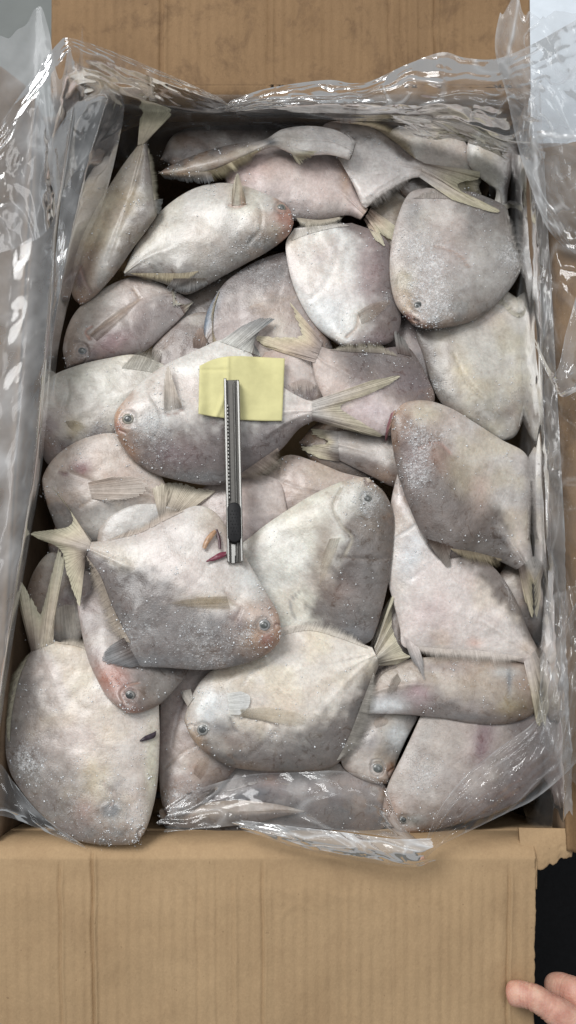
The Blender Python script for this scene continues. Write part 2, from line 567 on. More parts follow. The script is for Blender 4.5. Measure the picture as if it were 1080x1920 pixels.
def top_flap(U, V):
    X = -0.178 + 0.360 * U
    prof = curve([(.440, .225), (.4405, .240), (.4445, .249), (.452, .2525), (.47, .2545), (.66, .285)], np.linspace(0, 1, V.shape[1]))
    Y, Z = np.broadcast_to(prof[:, 0], X.shape).copy(), np.broadcast_to(prof[:, 1], X.shape).copy()
    far = sstep(0.13, 0.22, V)
    rel = flute(X, 12) * (0.3 + 0.7 * fbm(X * 20, V * 3, 13)) * 0.0009 * far
    dd, ll = creases(X, V, [(-.0955, .0022, .0026, .14, 1.), (-.014, .0015, .0014, .14, 1.), (.077, .0016, .0012, .14, 1.), (.0865, .0016, .0012, .14, 1.), (.111, .0016, .0026, .14, 1.), (.052, .0016, .0008, .2, 1.), (.095, .0014, .0009, .2, 1)])
    k = np.exp(-(((X - .015) - (V - .62) * .11) / .0013) ** 2) * sstep(.42, .5, V)
    wob = (fbm(X * 26, V * 6, 18) - .5) * .0022
    Z = Z + rel + dd + wob * far + .0013 * k
    nor = np.zeros(X.shape + (3,))
    nor[..., 2] = 1
    fold = np.exp(-((V - .16) / .02) ** 2) * .25
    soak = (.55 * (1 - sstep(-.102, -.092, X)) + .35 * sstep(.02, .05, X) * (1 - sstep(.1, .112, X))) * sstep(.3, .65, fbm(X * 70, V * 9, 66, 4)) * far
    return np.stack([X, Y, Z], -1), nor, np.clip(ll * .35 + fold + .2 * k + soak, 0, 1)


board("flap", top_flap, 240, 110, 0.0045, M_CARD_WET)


def side_flap(sgn, y0, y1, a0, a1, width, seed):
    def fn(U, V):
        y0s, y1s = y0, y1 - 0.02 * U * 0
        Yy = y0 + (y1 - y0) * V + 0.0015 * (fbm(U * 14, V * 0 + (V > .5), seed + 9) - .5) * (np.abs(V - .5) > .48)
        ang = np.radians(a0 + (a1 - a0) * V)
        s = U * width
        bend = np.minimum(s / .012, 1)
        x = (BX1 + .002 if sgn > 0 else BX0 - .002) + sgn * (np.cos(ang) * s)
        z = RIM + .0015 + np.sin(ang) * s * bend
        rel = flute(Yy, seed) * .0004 + (fbm(U * 6, V * 9, seed + 1) - .5) * .003 * U
        nor = np.stack([-sgn * np.sin(ang), np.zeros_like(x), np.cos(ang)], -1)
        pos = np.stack([x, Yy, z], -1) + nor * rel[..., None]
        line = np.exp(-((U - .06) / .03) ** 2) * .5
        return pos, nor, line
    return fn


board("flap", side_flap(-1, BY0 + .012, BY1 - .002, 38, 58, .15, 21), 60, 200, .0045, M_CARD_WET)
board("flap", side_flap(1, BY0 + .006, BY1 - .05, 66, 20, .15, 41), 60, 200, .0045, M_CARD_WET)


def torn_corner(U, V):
    X = .150 + .033 * U
    jag = .006 * (fbm(U * 9, U * 0 + .3, 81, 3) - .5) + .007 * sstep(.35, 1, U)
    Y = -.082 - (.0245 - jag + .012 * (U < .3)) * V
    Z = .2475 + .0022 * np.sin(V * 2.6) + .004 * U * (1 - V) + .001 * (fbm(U * 5, V * 5, 83) - .5)
    nor = np.zeros(X.shape + (3,))
    nor[..., 2] = 1
    return np.stack([X, Y, Z], -1), nor, .3 * sstep(.85, 1, V)


board("torn_corner", torn_corner, 50, 24, .004, M_CARD)


def wall(axis, c, a0, a1, ztop, inward, seed):
    def fn(U, V):
        A = a0 + (a1 - a0) * U
        Z = .002 + (ztop - .002) * V
        off = (fbm(U * 7, V * 4, seed) - .5) * .004 + flute(A, seed) * .0003
        if axis == 'x':
            pos = np.stack([c + inward * off, A, Z], -1)
            nor = np.broadcast_to(np.array([inward, 0, 0.]), pos.shape)
        else:
            pos = np.stack([A, c + inward * off, Z], -1)
            nor = np.broadcast_to(np.array([0, inward, 0.]), pos.shape)
        return pos, nor, np.zeros_like(A)
    return fn


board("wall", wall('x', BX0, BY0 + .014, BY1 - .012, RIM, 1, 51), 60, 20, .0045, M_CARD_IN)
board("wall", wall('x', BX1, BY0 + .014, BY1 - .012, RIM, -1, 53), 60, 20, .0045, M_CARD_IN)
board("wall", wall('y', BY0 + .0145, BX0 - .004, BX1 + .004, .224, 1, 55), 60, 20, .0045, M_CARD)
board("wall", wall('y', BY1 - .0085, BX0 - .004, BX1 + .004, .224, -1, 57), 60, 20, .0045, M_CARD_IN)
board("base", lambda U, V: (np.stack([BX0 + (BX1 - BX0) * U, BY0 + .02 + (BY1 - BY0 - .03) * V, .006 + 0 * U], -1), np.broadcast_to(np.array([0, 0, 1.]), U.shape + (3,)), 0 * U), 4, 4, .004, M_CARD)

# ------------------------------------------------------------------ heap surface (height map over the layout sketch)
GS = 4
GW, GH = 300, 500
OX, OY = -60, -40


def gi(px, py):
    return np.clip(((px - OX) / GS), 0, GW - 1.001), np.clip(((py - OY) / GS), 0, GH - 1.001)


gx, gy = np.meshgrid(np.arange(GW) * GS + OX, np.arange(GH) * GS + OY, indexing='ij')
BASE = 0.218
H = np.full((GW, GH), BASE)
_rim = P(gx, gy, RIM)
H[(_rim[..., 1] < BY0 + 0.012) & (_rim[..., 1] > BY0 - .2)] = RIM + .004


def sample(px, py, G=None):
    G = H if G is None else G
    a, b = gi(np.asarray(px, float), np.asarray(py, float))
    i, j = a.astype(int), b.astype(int)
    fx, fy = a - i, b - j
    return (G[i, j] * (1 - fx) + G[i + 1, j] * fx) * (1 - fy) + (G[i, j + 1] * (1 - fx) + G[i + 1, j + 1] * fx) * fy


def splat(px, py, z, G=None):
    G = H if G is None else G
    a, b = gi(px.ravel(), py.ravel())
    np.maximum.at(G, (np.rint(a).astype(int), np.rint(b).astype(int)), z.ravel())


def blur(G, n=1):
    for _ in range(n):
        Q = np.pad(G, 1, mode='edge')
        G = (Q[:-2, 1:-1] + Q[2:, 1:-1] + Q[1:-1, :-2] + Q[1:-1, 2:] + 4 * Q[1:-1, 1:-1]) / 8
    return G


def up2(A):
    a = np.empty((A.shape[0] * 2 - 1, A.shape[1]))
    a[::2], a[1::2] = A, (A[1:] + A[:-1]) / 2
    b = np.empty((a.shape[0], a.shape[1] * 2 - 1))
    b[:, ::2], b[:, 1::2] = a, (a[:, 1:] + a[:, :-1]) / 2
    return b


# ------------------------------------------------------------------ fish
BODY = {}


def fin(root, name, base, edge, c0, c1, rays=16, rag=.12, fray=.35, lift=.0012, tip_lift=0.0, ray_dark=.15, curl=0.0, rnd=0.0, wb=(0.0, 1.0), maxdrop=.009, fray0=.7, ext=1.0, alpha=(1.0, .85), taper=0.0):
    """ribbed fin: every ray its own narrow strip from the base curve to the edge curve"""
    K, NV = 4, 10
    seed_f = rng.random() * 90
    rays = int(rays * 2)
    n = rays * (K - 1) + 1
    B, E = curve(base, n), curve(edge, n)
    E = B + (E - B) * ext
    Hb = np.maximum(blur(H, 1), H - .0005)
    c0, c1 = lin(c0) * .85 + .15 * lin((214, 204, 192)), lin(c1) * .85 + .15 * lin((214, 206, 190))
    verts, faces, cols, alp = [], [], [], []
    v = np.linspace(0, 1, NV)
    nb = np.argmin((B[:, :1] - BODY['x'][None]) ** 2 + (B[:, 1:2] - BODY['y'][None]) ** 2, 1)
    BC = BODY['c'][nb]
    wv = wb[0] + (wb[1] - wb[0]) * sstep(0, .75, v)
    for r in range(rays):
        idx = np.arange(r * (K - 1), r * (K - 1) + K)
        ln = (1 - rag * (.55 * rng.random() ** 1.5 + .75 * float(vnoise(np.array(r * .23), np.array(seed_f), 5)) ** 2)) * (1 - rnd * (2 * (r + .5) / rays - 1) ** 2)
        if taper:
            uu_ = (r + .5) / rays
            ln *= min(1.0, uu_ / taper, (1 - uu_) / taper) ** .6
        for kk, i in enumerate(idx):
            f = kk / (K - 1) - .5
            mid = (idx[0] + idx[-1]) / 2
            shrink = 1 - fray * sstep(fray0, 1.0, v)
            ii = mid + (i - mid) * shrink
            bp = np.stack([np.interp(ii, np.arange(n), B[:, d]) for d in (0, 1)], -1)
            ep = np.stack([np.interp(ii, np.arange(n), E[:, d]) for d in (0, 1)], -1)
            p = bp + (ep - bp) * (v * ln)[:, None]
            zb = sample(bp[0, 0], bp[0, 1], Hb)
            ze = sample(ep[-1, 0], ep[-1, 1], Hb)
            z = np.maximum(zb + np.maximum(ze - zb, -maxdrop) * v, sample(p[:, 0], p[:, 1], Hb)) + lift * (.25 + .75 * v) + tip_lift * v ** 1.5
            z = z + .0002 * min(1, ray_dark / .1) * np.cos(2 * np.pi * f) * (1 - .3 * v) + curl * np.sin(v * np.pi) + .0004 * (rng.random() - .5)
            verts.append((p[:, 0], p[:, 1], z))
            alp.append((alpha[0] + (alpha[1] - alpha[0]) * v) * (1 - .25 * (.5 - .5 * np.cos(2 * np.pi * (f + .5))) * 0))
            sh = 1 - ray_dark * (.5 - .5 * np.cos(2 * np.pi * f)) * .9
            tone = (1 + .14 * (vnoise(np.full(NV, r * .61), v * 3, 3) - .5)) * sh
            cc = c0 + (c1 - c0) * (v ** 1.2)[:, None]
            cols.append((BC[i] * (1 - wv)[:, None] + cc * wv[:, None]) * (1 + (tone - 1) * (.3 + .7 * wv))[:, None])
        o = r * K * NV
        faces.append(grid_faces(K, NV, o))
    px = np.concatenate([a[0] for a in verts])
    py = np.concatenate([a[1] for a in verts])
    z = np.concatenate([a[2] for a in verts])
    o = mesh_obj(name, P(px, py, z), np.vstack(faces), M_FIN, parent=root, origin=tuple(root.location), attrs={'Col': np.clip(np.vstack(cols), 0, 1), 'alpha': np.concatenate(alp)})
    splat(px, py, z)
    return o


def dome(cx, cy, r, h, z0, n=18, m=6, squash=1.0):
    vs, fs = [(cx, cy, z0 + h)], []
    for k in range(1, m + 1):
        a = k / m * math.pi / 2
        for i in range(n):
            t = 2 * math.pi * i / n
            vs.append((cx + r * math.sin(a) * math.cos(t), cy + r * squash * math.sin(a) * math.sin(t), z0 + h * math.cos(a)))
    for i in range(n):
        fs.append((0, 1 + i, 1 + (i + 1) % n))
    for k in range(m - 1):
        for i in range(n):
            a, b = 1 + k * n + i, 1 + k * n + (i + 1) % n
            fs.append((a, a + n, b + n, b))
    return np.array(vs), fs


def crystals(root, pxs, pys, zs, smin=.00016, smax=.0009):
    k = len(pxs)
    base = np.array([[0, 0, 1], [1, 0, 0], [-.5, .87, 0], [-.5, -.87, 0], [0, 0, -.4]], float)
    fc = np.array([[0, 1, 2], [0, 2, 3], [0, 3, 1], [4, 2, 1], [4, 3, 2], [4, 1, 3]])
    s = smin + (smax - smin) * rng.random(k) ** 3.6
    V = np.repeat(base[None], k, 0) * (0.5 + rng.random((k, 5, 3)))
    a = rng.random(k) * 2 * np.pi
    R = np.zeros((k, 3, 3))
    R[:, 0, 0], R[:, 0, 1], R[:, 1, 0], R[:, 1, 1], R[:, 2, 2] = np.cos(a), -np.sin(a), np.sin(a), np.cos(a), 1
    V = np.einsum('kij,knj->kni', R, V) * s[:, None, None]
    V[..., 2] *= .8
    V += P(pxs, pys, zs)[:, None, :]
    o = mesh_obj("ice_crystals", V.reshape(-1, 3), (fc[None] + 5 * np.arange(k)[:, None, None]).reshape(-1, 3), M_ICE, parent=root, origin=tuple(root.location), smooth=False)
    o['kind'] = 'stuff'
    return o


FISH_SEED = [100]


def fish(label, U, L, th=12.5, belly=(200, 195, 190), back=(135, 125, 120), side='L', split=.15, soft=.35, snout=(190, 155, 125), snout_k=.5,
         paints=(), creases=(), frost=.25, frosts=(), eye=None, eye_r=12, fins=(), pect=(), ice=220, tilt=None, tailth=.30, lump=1.0, raise_=0.0, follow=.75, headlen=.25):
    FISH_SEED[0] += 7
    sd = FISH_SEED[0]
    th = th * .64 / 1000.0
    NS, NT, NB = 130, 74, 14
    sw = np.linspace(0, 1, NS) ** 1.4
    Uc, Lc = curve(U, sw), curve(L, sw)
    tau = np.sin(np.linspace(-np.pi / 2, np.pi / 2, NT))
    tb = np.linspace(1, -1, NB + 2)[1:-1]
    prof = np.sqrt(np.clip(1 - (1 - np.clip(sw / headlen, 0, 1)) ** 2, 0, 1)) * (1 - sstep(.45, 1, sw) * (1 - tailth))
    prof = np.maximum(prof, .04)

    def pos(t):
        k = (t[None, :, None] + 1) / 2
        return Uc[:, None, :] * (1 - k) + Lc[:, None, :] * k
    T, B = pos(tau), pos(tb)
    # local width limits the thickness near the ends
    wid = np.linalg.norm(Uc - Lc, axis=1) * .00037
    pr = np.minimum(prof * th, .36 * wid + .0008)
    dm = .72 * (1 - tau ** 2) + .28 * (1 - tau ** 6) ** .6
    rel = pr[:, None] * dm[None, :]
    px, py = T[..., 0], T[..., 1]
    inner = np.minimum(1, dm[None, :] * 1.3) * np.minimum(1, prof[:, None] * 1.6)
    rel = rel + inner * lump * (.0030 * (fbm(px / 95, py / 95, sd, 2) - .5) + .0016 * (fbm(px / 28, py / 28, sd + 3, 2) - .5))
    # keel ridge along the flank
    rel = rel + .0009 * np.exp(-((tau[None, :] + .1) / .10) ** 2) * sstep(.45, .9, sw)[:, None]
    dark_line = np.zeros_like(rel)
    line_col = np.zeros(rel.shape + (3,))
    for cr in creases:
        pts, wpx, dep = cr[0], cr[1], cr[2]
        ccol = lin(cr[3]) if len(cr) > 3 else None
        cs = curve(pts, 60)
        d2 = np.min((px[..., None] - cs[:, 0]) ** 2 + (py[..., None] - cs[:, 1]) ** 2, -1)
        g = np.exp(-d2 / (wpx * .6) ** 2)
        rel = rel - (.75 if ccol is not None else 1.2) * dep / 1000.0 * g
        if ccol is not None:
            k = np.clip(g * 1.1, 0, 1)
            dark_line = np.maximum(dark_line, k)
            line_col = line_col * (1 - k[..., None]) + ccol * k[..., None]
    for e in (eye or ()):
        q = np.hypot(px - e[0], py - e[1]) / (e[2] * .9)
        g = np.exp(-((q - 1.18) / .22) ** 2)
        rel = rel - .0008 * g - .0008 * (q < 1)
        k = np.clip(g * .6, 0, 1)
        dark_line = np.maximum(dark_line, k)
        line_col = line_col * (1 - k[..., None]) + lin((104, 94, 88)) * k[..., None]
    # bed the fish on the heap: smooth surface fitted to what lies below
    a, b = gi(px, py)
    u, v = (px - px.mean()) / 200.0, (py - py.mean()) / 200.0
    hh = H[np.rint(a).astype(int), np.rint(b).astype(int)]
    A = np.stack([np.ones(u.size), u.ravel(), v.ravel(), u.ravel() ** 2, (u * v).ravel(), v.ravel() ** 2], -1)
    W = np.diag([0, .02, .02, .25, .25, .25]) * len(A)
    co = np.linalg.solve(A.T @ A + W, A.T @ hh.ravel())
    if tilt is not None:
        co[1], co[2] = tilt[0] / 1000.0, tilt[1] / 1000.0
    else:
        co[1:3] = np.clip(co[1:3] * follow, -.035, .035)
    co[3:] *= follow
    co[0] = 0
    plane = (A @ co).reshape(u.shape)
    px2, py2, pl2, rl2 = up2(px), up2(py), up2(plane), up2(rel)
    # the visible side must clear what lies underneath, the lower side may press into it
    a2, b2 = gi(px2, py2)
    h2 = H[np.rint(a2).astype(int), np.rint(b2).astype(int)]
    need = np.max(h2 - (pl2 + rl2)) + .0006
    bedz = np.percentile(h2 - (pl2 - .45 * rl2), 70)
    z0 = max(need, bedz) + raise_
    zt = z0 + plane + rel
    kb = (tb + 1) / 2
    ub, vb = (B[..., 0] - px.mean()) / 200.0, (B[..., 1] - py.mean()) / 200.0
    Ab = np.stack([np.ones(ub.size), ub.ravel(), vb.ravel(), ub.ravel() ** 2, (ub * vb).ravel(), vb.ravel() ** 2], -1)
    zb = z0 + (Ab @ co).reshape(ub.shape) - .9 * pr[:, None] * (.72 * (1 - tb ** 2) + .28 * (1 - tb ** 6) ** .6)[None, :]
    VT = P(px, py, zt)
    # lower side hangs straight below its outline so the fish keeps its width in depth
    ctr = VT.mean((0, 1))
    base_pt = (float(ctr[0]), float(ctr[1]), float(zb.min()))
    VB = P(B[..., 0], B[..., 1], (z0 + (Ab @ co).reshape(ub.shape)))
    VB[..., 2] = zb
    K = NT + NB
    V = np.concatenate([VT, VB], 1).reshape(-1, 3)
    faces = grid_faces(NS, K, 0, wrap=True)
    # colours
    sg = 1 if side == 'L' else -1
    nz = fbm(px / 42, py / 42, sd + 9, 3) - .5 + .9 * (fbm(px / 13, py / 13, sd + 10, 3) - .5)
    k = sstep(split - soft, split + soft, sg * tau[None, :] + nz * .4)
    belly, back = lin(belly) * np.array([.98, 1.0, 1.015]) * (1.07 if np.mean(belly) > 199 else .96), lin(back) * np.array([.42, .405, .395])
    col = belly * (1 - k[..., None]) + back * k[..., None]
    col = np.array(np.broadcast_to(col, px.shape + (3,)))
    smg = sstep(.5, .72, fbm(px / 34, py / 34, sd + 51, 4)) * (.25 + .75 * np.broadcast_to(k, px.shape))
    col = col * (1 - .30 * smg[..., None])
    hm = np.exp(-(sw / .30) ** 2)[:, None]
    hb = (.95 * hm * sstep(.38, .58, fbm(px / 24, py / 24, sd + 61, 4)))[..., None]
    col = col * (1 - hb) + (.35 * col + .65 * lin((140, 108, 80))) * hb
    bb = (.85 * np.broadcast_to(k, px.shape) * sstep(.42, .60, fbm(px / 30, py / 30, sd + 63, 4)))[..., None]
    col = col * (1 - bb) + (.4 * col + .6 * lin((94, 80, 74))) * bb
    wb_ = (.25 * (1 - np.broadcast_to(k, px.shape)) * sstep(.5, .68, fbm(px / 40, py / 40, sd + 65, 3)))[..., None]
    col = col * (1 - wb_) + lin((226, 225, 222)) * wb_
    blot = sstep(.54, .8, fbm(px / 60, py / 60, sd + 21, 3))
    col = col * (1 - .35 * blot[..., None]) + (col * np.array([1.0, .88, .87])) * .35 * blot[..., None]
    own = .25 + .95 * ((sd * 37 % 101) / 101.0)
    mv = (.34 * own * sstep(.5, .7, fbm(px / 52, py / 52, sd + 71, 4)))[..., None]
    col = col * (1 - mv) + (col * np.array([.80, .66, .64])) * mv
    yel = sstep(.50, .72, fbm(px / 75, py / 75, sd + 33, 3))
    col = col * (1 - .6 * (1.3 - own) * yel[..., None]) + (col * np.array([.97, .90, .68])) * .6 * (1.3 - own) * yel[..., None]
    sk = (np.exp(-(sw / .095) ** 2)[:, None] * snout_k * (.5 + fbm(px / 14, py / 14, sd + 5)))[..., None]
    sk = np.clip(sk, 0, 1)
    col = col * (1 - sk) + (.97 * lin(snout) + .03 * lin(snout).mean()) * .88 * sk
    for (qx, qy, r, c, s) in paints:
        rx, ry, rot = (r, r, 0) if np.isscalar(r) else (tuple(r) + (0,))[:3]
        ca, sa = math.cos(math.radians(rot)), math.sin(math.radians(rot))
        dx, dy = px - qx, py - qy
        e = ((dx * ca + dy * sa) / rx) ** 2 + ((-dx * sa + dy * ca) / ry) ** 2
        kk = np.clip(np.exp(-e) * s * 1.25 * (.55 + .9 * fbm(px / 17, py / 17, sd + int(qx))), 0, 1)[..., None]
        col = col * (1 - kk) + (.95 * lin(c) + .05 * lin(c).mean()) * np.where(np.mean(c) < 170, .68, 1.0) * kk
    dk = (dark_line * .68)[..., None]
    col = col * (1 - dk) + line_col * dk
    fr = np.full(px.shape, frost) * (.4 + 1.2 * fbm(px / 50, py / 50, sd + 41))
    for (qx, qy, r, s) in frosts:
        fr = fr + .95 * s * np.exp(-((px - qx) ** 2 + (py - qy) ** 2) / r ** 2) * (.5 + fbm(px / 12, py / 12, sd + int(qy)))
    fr = np.clip(fr, 0, 1.3)
    lum = col.mean(-1, keepdims=True)
    col = col * np.array([.992, 1.0, .985])
    fullc = np.concatenate([col, np.broadcast_to(back, (NS, NB, 3))], 1).reshape(-1, 3)
    fullf = np.concatenate([fr, np.zeros((NS, NB))], 1).ravel()
    stripe = np.concatenate([np.broadcast_to(sw[:, None] + .12 * np.abs(tau[None, :]), px.shape), np.zeros((NS, NB))], 1).ravel()
    across = np.concatenate([np.broadcast_to(tau[None, :], px.shape), np.zeros((NS, NB))], 1).ravel()
    root = thing("frozen_fish", base_pt, label, "fish", "frozen flat fish packed in the carton")
    mesh_obj("body", V, faces, M_SKIN, parent=root, origin=base_pt, attrs={'Col': np.clip(fullc, 0, 1), 'frost': fullf, 'stripe': stripe, 'across': across})
    splat(px2, py2, up2(zt))
    BODY.update(x=px.ravel(), y=py.ravel(), c=np.clip(col, 0, 1).reshape(-1, 3))
    for f in fins:
        f = dict(f)
        fin(root, f.pop('name'), f.pop('base'), f.pop('edge'), f.pop('c0'), f.pop('c1'), **f)
    for f in pect:
        f = dict(f)
        f.setdefault('rnd', .6)
        f.setdefault('ray_dark', .1)
        f.setdefault('wb', (.15, .6))
        if not f.get('tip_lift'):
            f.setdefault('alpha', (.42, .24))
            f['c0'] = tuple(min(225, a * 1.12) for a in f['c0'])
            f['c1'] = tuple(min(225, a * 1.12) for a in f['c1'])
        f.setdefault('lift', .0005)
        f.setdefault('fray', .3)
        fin(root, 'pectoral_fin', f.pop('base'), f.pop('edge'), f.pop('c0'), f.pop('c1'), **f)
    for e in (eye or ()):
        ex, ey, er, iris = e[0], e[1], e[2] * .85, .6 * lin(e[3]) + .4 * lin((112, 106, 100))
        zz = float(sample(ex, ey))
        c3 = P(ex, ey, zz)
        r = er * .00036
        v, f = dome(c3[0], c3[1], r, r * .3, zz - .0006, squash=.93)
        rad = np.hypot(v[:, 0] - c3[0], v[:, 1] - c3[1]) / r
        cc = iris[None] * (.8 + .22 * np.exp(-((rad - .74) / .15) ** 2))[:, None]
        eo = mesh_obj("eye", v, f, M_EYE, parent=root, origin=base_pt, attrs={'Col': np.clip(cc, 0, 1)})
        pk = rng.random()
        v, f = dome(c3[0] + r * .08 * (pk - .5), c3[1] + r * .1 * (rng.random() - .5), r * (.60 + .15 * rng.random()), r * .16, zz - .0005 + r * .2, squash=.9)
        pc = np.broadcast_to(lin((58 + 40 * pk, 60 + 40 * pk, 60 + 38 * pk)), (len(v), 3))
        mesh_obj("pupil", v - np.array(base_pt), f, M_EYE, parent=eo, attrs={'Col': pc})
    if ice:
        wgt = (.1 + fr ** 2)
        wgt[:4] *= .2
        wgt = (wgt * inner).ravel()
        ice = int(ice * .8)
        idx = rng.choice(wgt.size, ice, p=wgt / wgt.sum())
        i, j = np.unravel_index(idx, px.shape)
        half = ice // 2
        grp = rng.integers(half, half + max(4, ice // 22), ice - half)     # the rest freeze together in clumps
        i[half:], j[half:] = i[np.minimum(grp, ice - 1)], j[np.minimum(grp, ice - 1)]
        sp = np.where(np.arange(ice) < half, 1.5, 7.0)
        jx, jy = px[i, j] + rng.normal(0, 1, ice) * sp, py[i, j] + rng.normal(0, 1, ice) * sp
        crystals(root, jx, jy, sample(jx, jy, blur(H, 1)) + .0001)
    return root


YEL = (205, 200, 165)
PALE = (212, 206, 188)
DK = (90, 92, 96)
BRN = (165, 130, 98)


def tail(base, edge, c0=(205, 190, 170), c1=(196, 192, 165), rays=22, **kw):
    c0 = tuple(.6 * a + .4 * b for a, b in zip(c0, (222, 210, 194)))
    c1 = tuple(.6 * a + .4 * b for a, b in zip(c1, (222, 216, 196)))
    d = dict(name='tail_fin', base=base, edge=edge, c0=c0, c1=c1, rays=rays, rag=.10, fray=.08, ray_dark=.05)
    kw['fray'] = min(kw.get('fray', .08), .1)
    d.update(kw)
    return d


def edgefin(name, base, edge, c0=PALE, c1=(190, 186, 170), rays=34, **kw):
    d = dict(name=name, base=base, edge=edge, c0=c0, c1=c1, rays=rays, wb=(.55, 1.0), rag=.55, fray=.88, fray0=.2, ext=1.5, taper=.22)
    kw.pop('fray', None)
    d.update(kw)
    return d

#@@FISH@@
# ------------------------------------------------------------------ the heap, from the bottom up
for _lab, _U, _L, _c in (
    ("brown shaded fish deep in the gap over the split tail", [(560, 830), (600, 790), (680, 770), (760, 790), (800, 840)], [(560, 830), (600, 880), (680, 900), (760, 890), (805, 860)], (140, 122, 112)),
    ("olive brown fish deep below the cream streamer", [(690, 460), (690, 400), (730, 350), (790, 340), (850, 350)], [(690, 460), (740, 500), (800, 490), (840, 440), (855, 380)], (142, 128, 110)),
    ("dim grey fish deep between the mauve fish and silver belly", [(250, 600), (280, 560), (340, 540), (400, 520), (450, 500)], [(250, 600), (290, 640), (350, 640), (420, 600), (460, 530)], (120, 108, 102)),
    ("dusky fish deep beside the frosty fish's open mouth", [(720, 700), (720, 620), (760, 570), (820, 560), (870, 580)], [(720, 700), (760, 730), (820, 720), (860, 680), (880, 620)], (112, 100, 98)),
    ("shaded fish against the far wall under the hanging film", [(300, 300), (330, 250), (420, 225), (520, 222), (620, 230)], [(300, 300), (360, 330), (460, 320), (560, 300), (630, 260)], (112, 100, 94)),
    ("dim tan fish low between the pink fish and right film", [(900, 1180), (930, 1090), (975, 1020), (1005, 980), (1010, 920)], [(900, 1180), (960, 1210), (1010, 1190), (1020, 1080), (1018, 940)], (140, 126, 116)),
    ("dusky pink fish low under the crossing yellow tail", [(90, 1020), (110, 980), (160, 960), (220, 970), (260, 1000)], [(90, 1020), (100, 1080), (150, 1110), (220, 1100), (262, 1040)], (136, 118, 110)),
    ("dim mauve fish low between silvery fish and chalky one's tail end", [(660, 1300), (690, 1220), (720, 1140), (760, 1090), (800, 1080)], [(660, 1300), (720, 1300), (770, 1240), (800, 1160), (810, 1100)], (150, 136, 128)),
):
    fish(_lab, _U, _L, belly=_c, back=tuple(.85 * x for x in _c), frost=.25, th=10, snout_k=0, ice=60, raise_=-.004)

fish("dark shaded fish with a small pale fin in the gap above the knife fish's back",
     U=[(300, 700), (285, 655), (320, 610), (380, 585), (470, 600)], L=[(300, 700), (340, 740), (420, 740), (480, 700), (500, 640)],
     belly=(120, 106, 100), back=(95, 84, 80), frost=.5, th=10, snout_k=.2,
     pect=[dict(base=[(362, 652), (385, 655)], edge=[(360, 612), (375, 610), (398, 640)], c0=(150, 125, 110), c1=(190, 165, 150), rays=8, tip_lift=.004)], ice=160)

fish("dark grey fish lying on its edge behind the clear film at the carton's front wall",
     U=[(745, 1530), (730, 1480), (680, 1440), (560, 1425), (460, 1430), (380, 1470), (330, 1510)], L=[(745, 1530), (700, 1560), (600, 1562), (500, 1560), (400, 1560), (340, 1545), (325, 1530)],
     belly=(120, 108, 106), back=(96, 88, 88), frost=.35, th=10, snout_k=.1, paints=[(510, 1462, (22, 16), (185, 140, 120), .8), (470, 1490, (40, 12, -15), (85, 92, 104), .7)], ice=200)

fish("pale brown belly strip of a fish pressed against the front wall under the film",
     U=[(300, 1535), (305, 1515), (380, 1505), (450, 1500), (520, 1508), (570, 1520)], L=[(300, 1535), (320, 1550), (400, 1552), (470, 1545), (525, 1532), (572, 1524)],
     belly=(168, 154, 140), back=(140, 126, 116), frost=.2, th=7, snout_k=0, ice=60)

fish("mauve grey fish with a blue black leading edge beside the white fish's flank",
     U=[(640, 700), (560, 470), (535, 472), (480, 490), (425, 527), (395, 570), (384, 600), (382, 625)], L=[(640, 700), (600, 720), (520, 720), (460, 710), (420, 690), (395, 650)],
     belly=(172, 158, 154), back=(146, 134, 132), side='U', split=.5, frost=.55, frosts=[(500, 510, 50, .4)], th=11, snout_k=0,
     paints=[(388, 590, (14, 45, 20), (96, 116, 140), .9), (520, 560, (40, 20), (185, 165, 150), .5)],
     creases=[([(470, 575), (520, 562), (555, 556)], 4, 1.0, (165, 145, 128)), ([(475, 588), (525, 580)], 3, .8, (150, 130, 116))],
     fins=[edgefin('anal_fin', [(412, 545), (402, 580), (400, 620), (410, 650)], [(398, 560), (396, 590), (398, 640), (402, 672)], c0=(200, 185, 150), c1=(205, 192, 160), rays=26)], ice=260)

fish("brownish mauve fish with a ragged dark tipped fin, head tucked below the upright film",
     U=[(125, 690), (118, 650), (135, 595), (175, 553), (235, 522), (280, 518), (318, 540)], L=[(125, 690), (170, 682), (230, 672), (270, 660), (310, 625), (345, 590), (362, 566)],
     belly=(178, 166, 158), back=(158, 142, 138), split=.1, frost=.35, th=12, snout=(150, 128, 115),
     paints=[(205, 640, (40, 22, -15), (150, 112, 114), .8), (260, 590, (40, 30), (170, 150, 148), .4), (180, 560, (40, 20, -35), (185, 180, 170), .5)],
     creases=[([(165, 632), (200, 605), (235, 580), (262, 560)], 4, 1.4, (165, 135, 110)), ([(168, 636), (160, 622), (172, 612)], 4, 1.0, (178, 120, 98)), ([(262, 560), (250, 540)], 4, .8, (170, 150, 130)), ([(150, 690), (165, 668), (160, 645), (140, 640)], 4, .9, (120, 105, 98))],
     eye=[(154, 657, 11, (138, 142, 148))],
     fins=[tail([(315, 535), (345, 588)], [(336, 555), (325, 580), (350, 572), (368, 562), (360, 572)], c0=(196, 180, 150), c1=(90, 96, 100), rays=14, rag=.4)],
     pect=[dict(base=[(168, 628), (182, 640)], edge=[(262, 540), (268, 552), (250, 582)], c0=(192, 165, 140), c1=(186, 168, 148), rays=10)], ice=180)

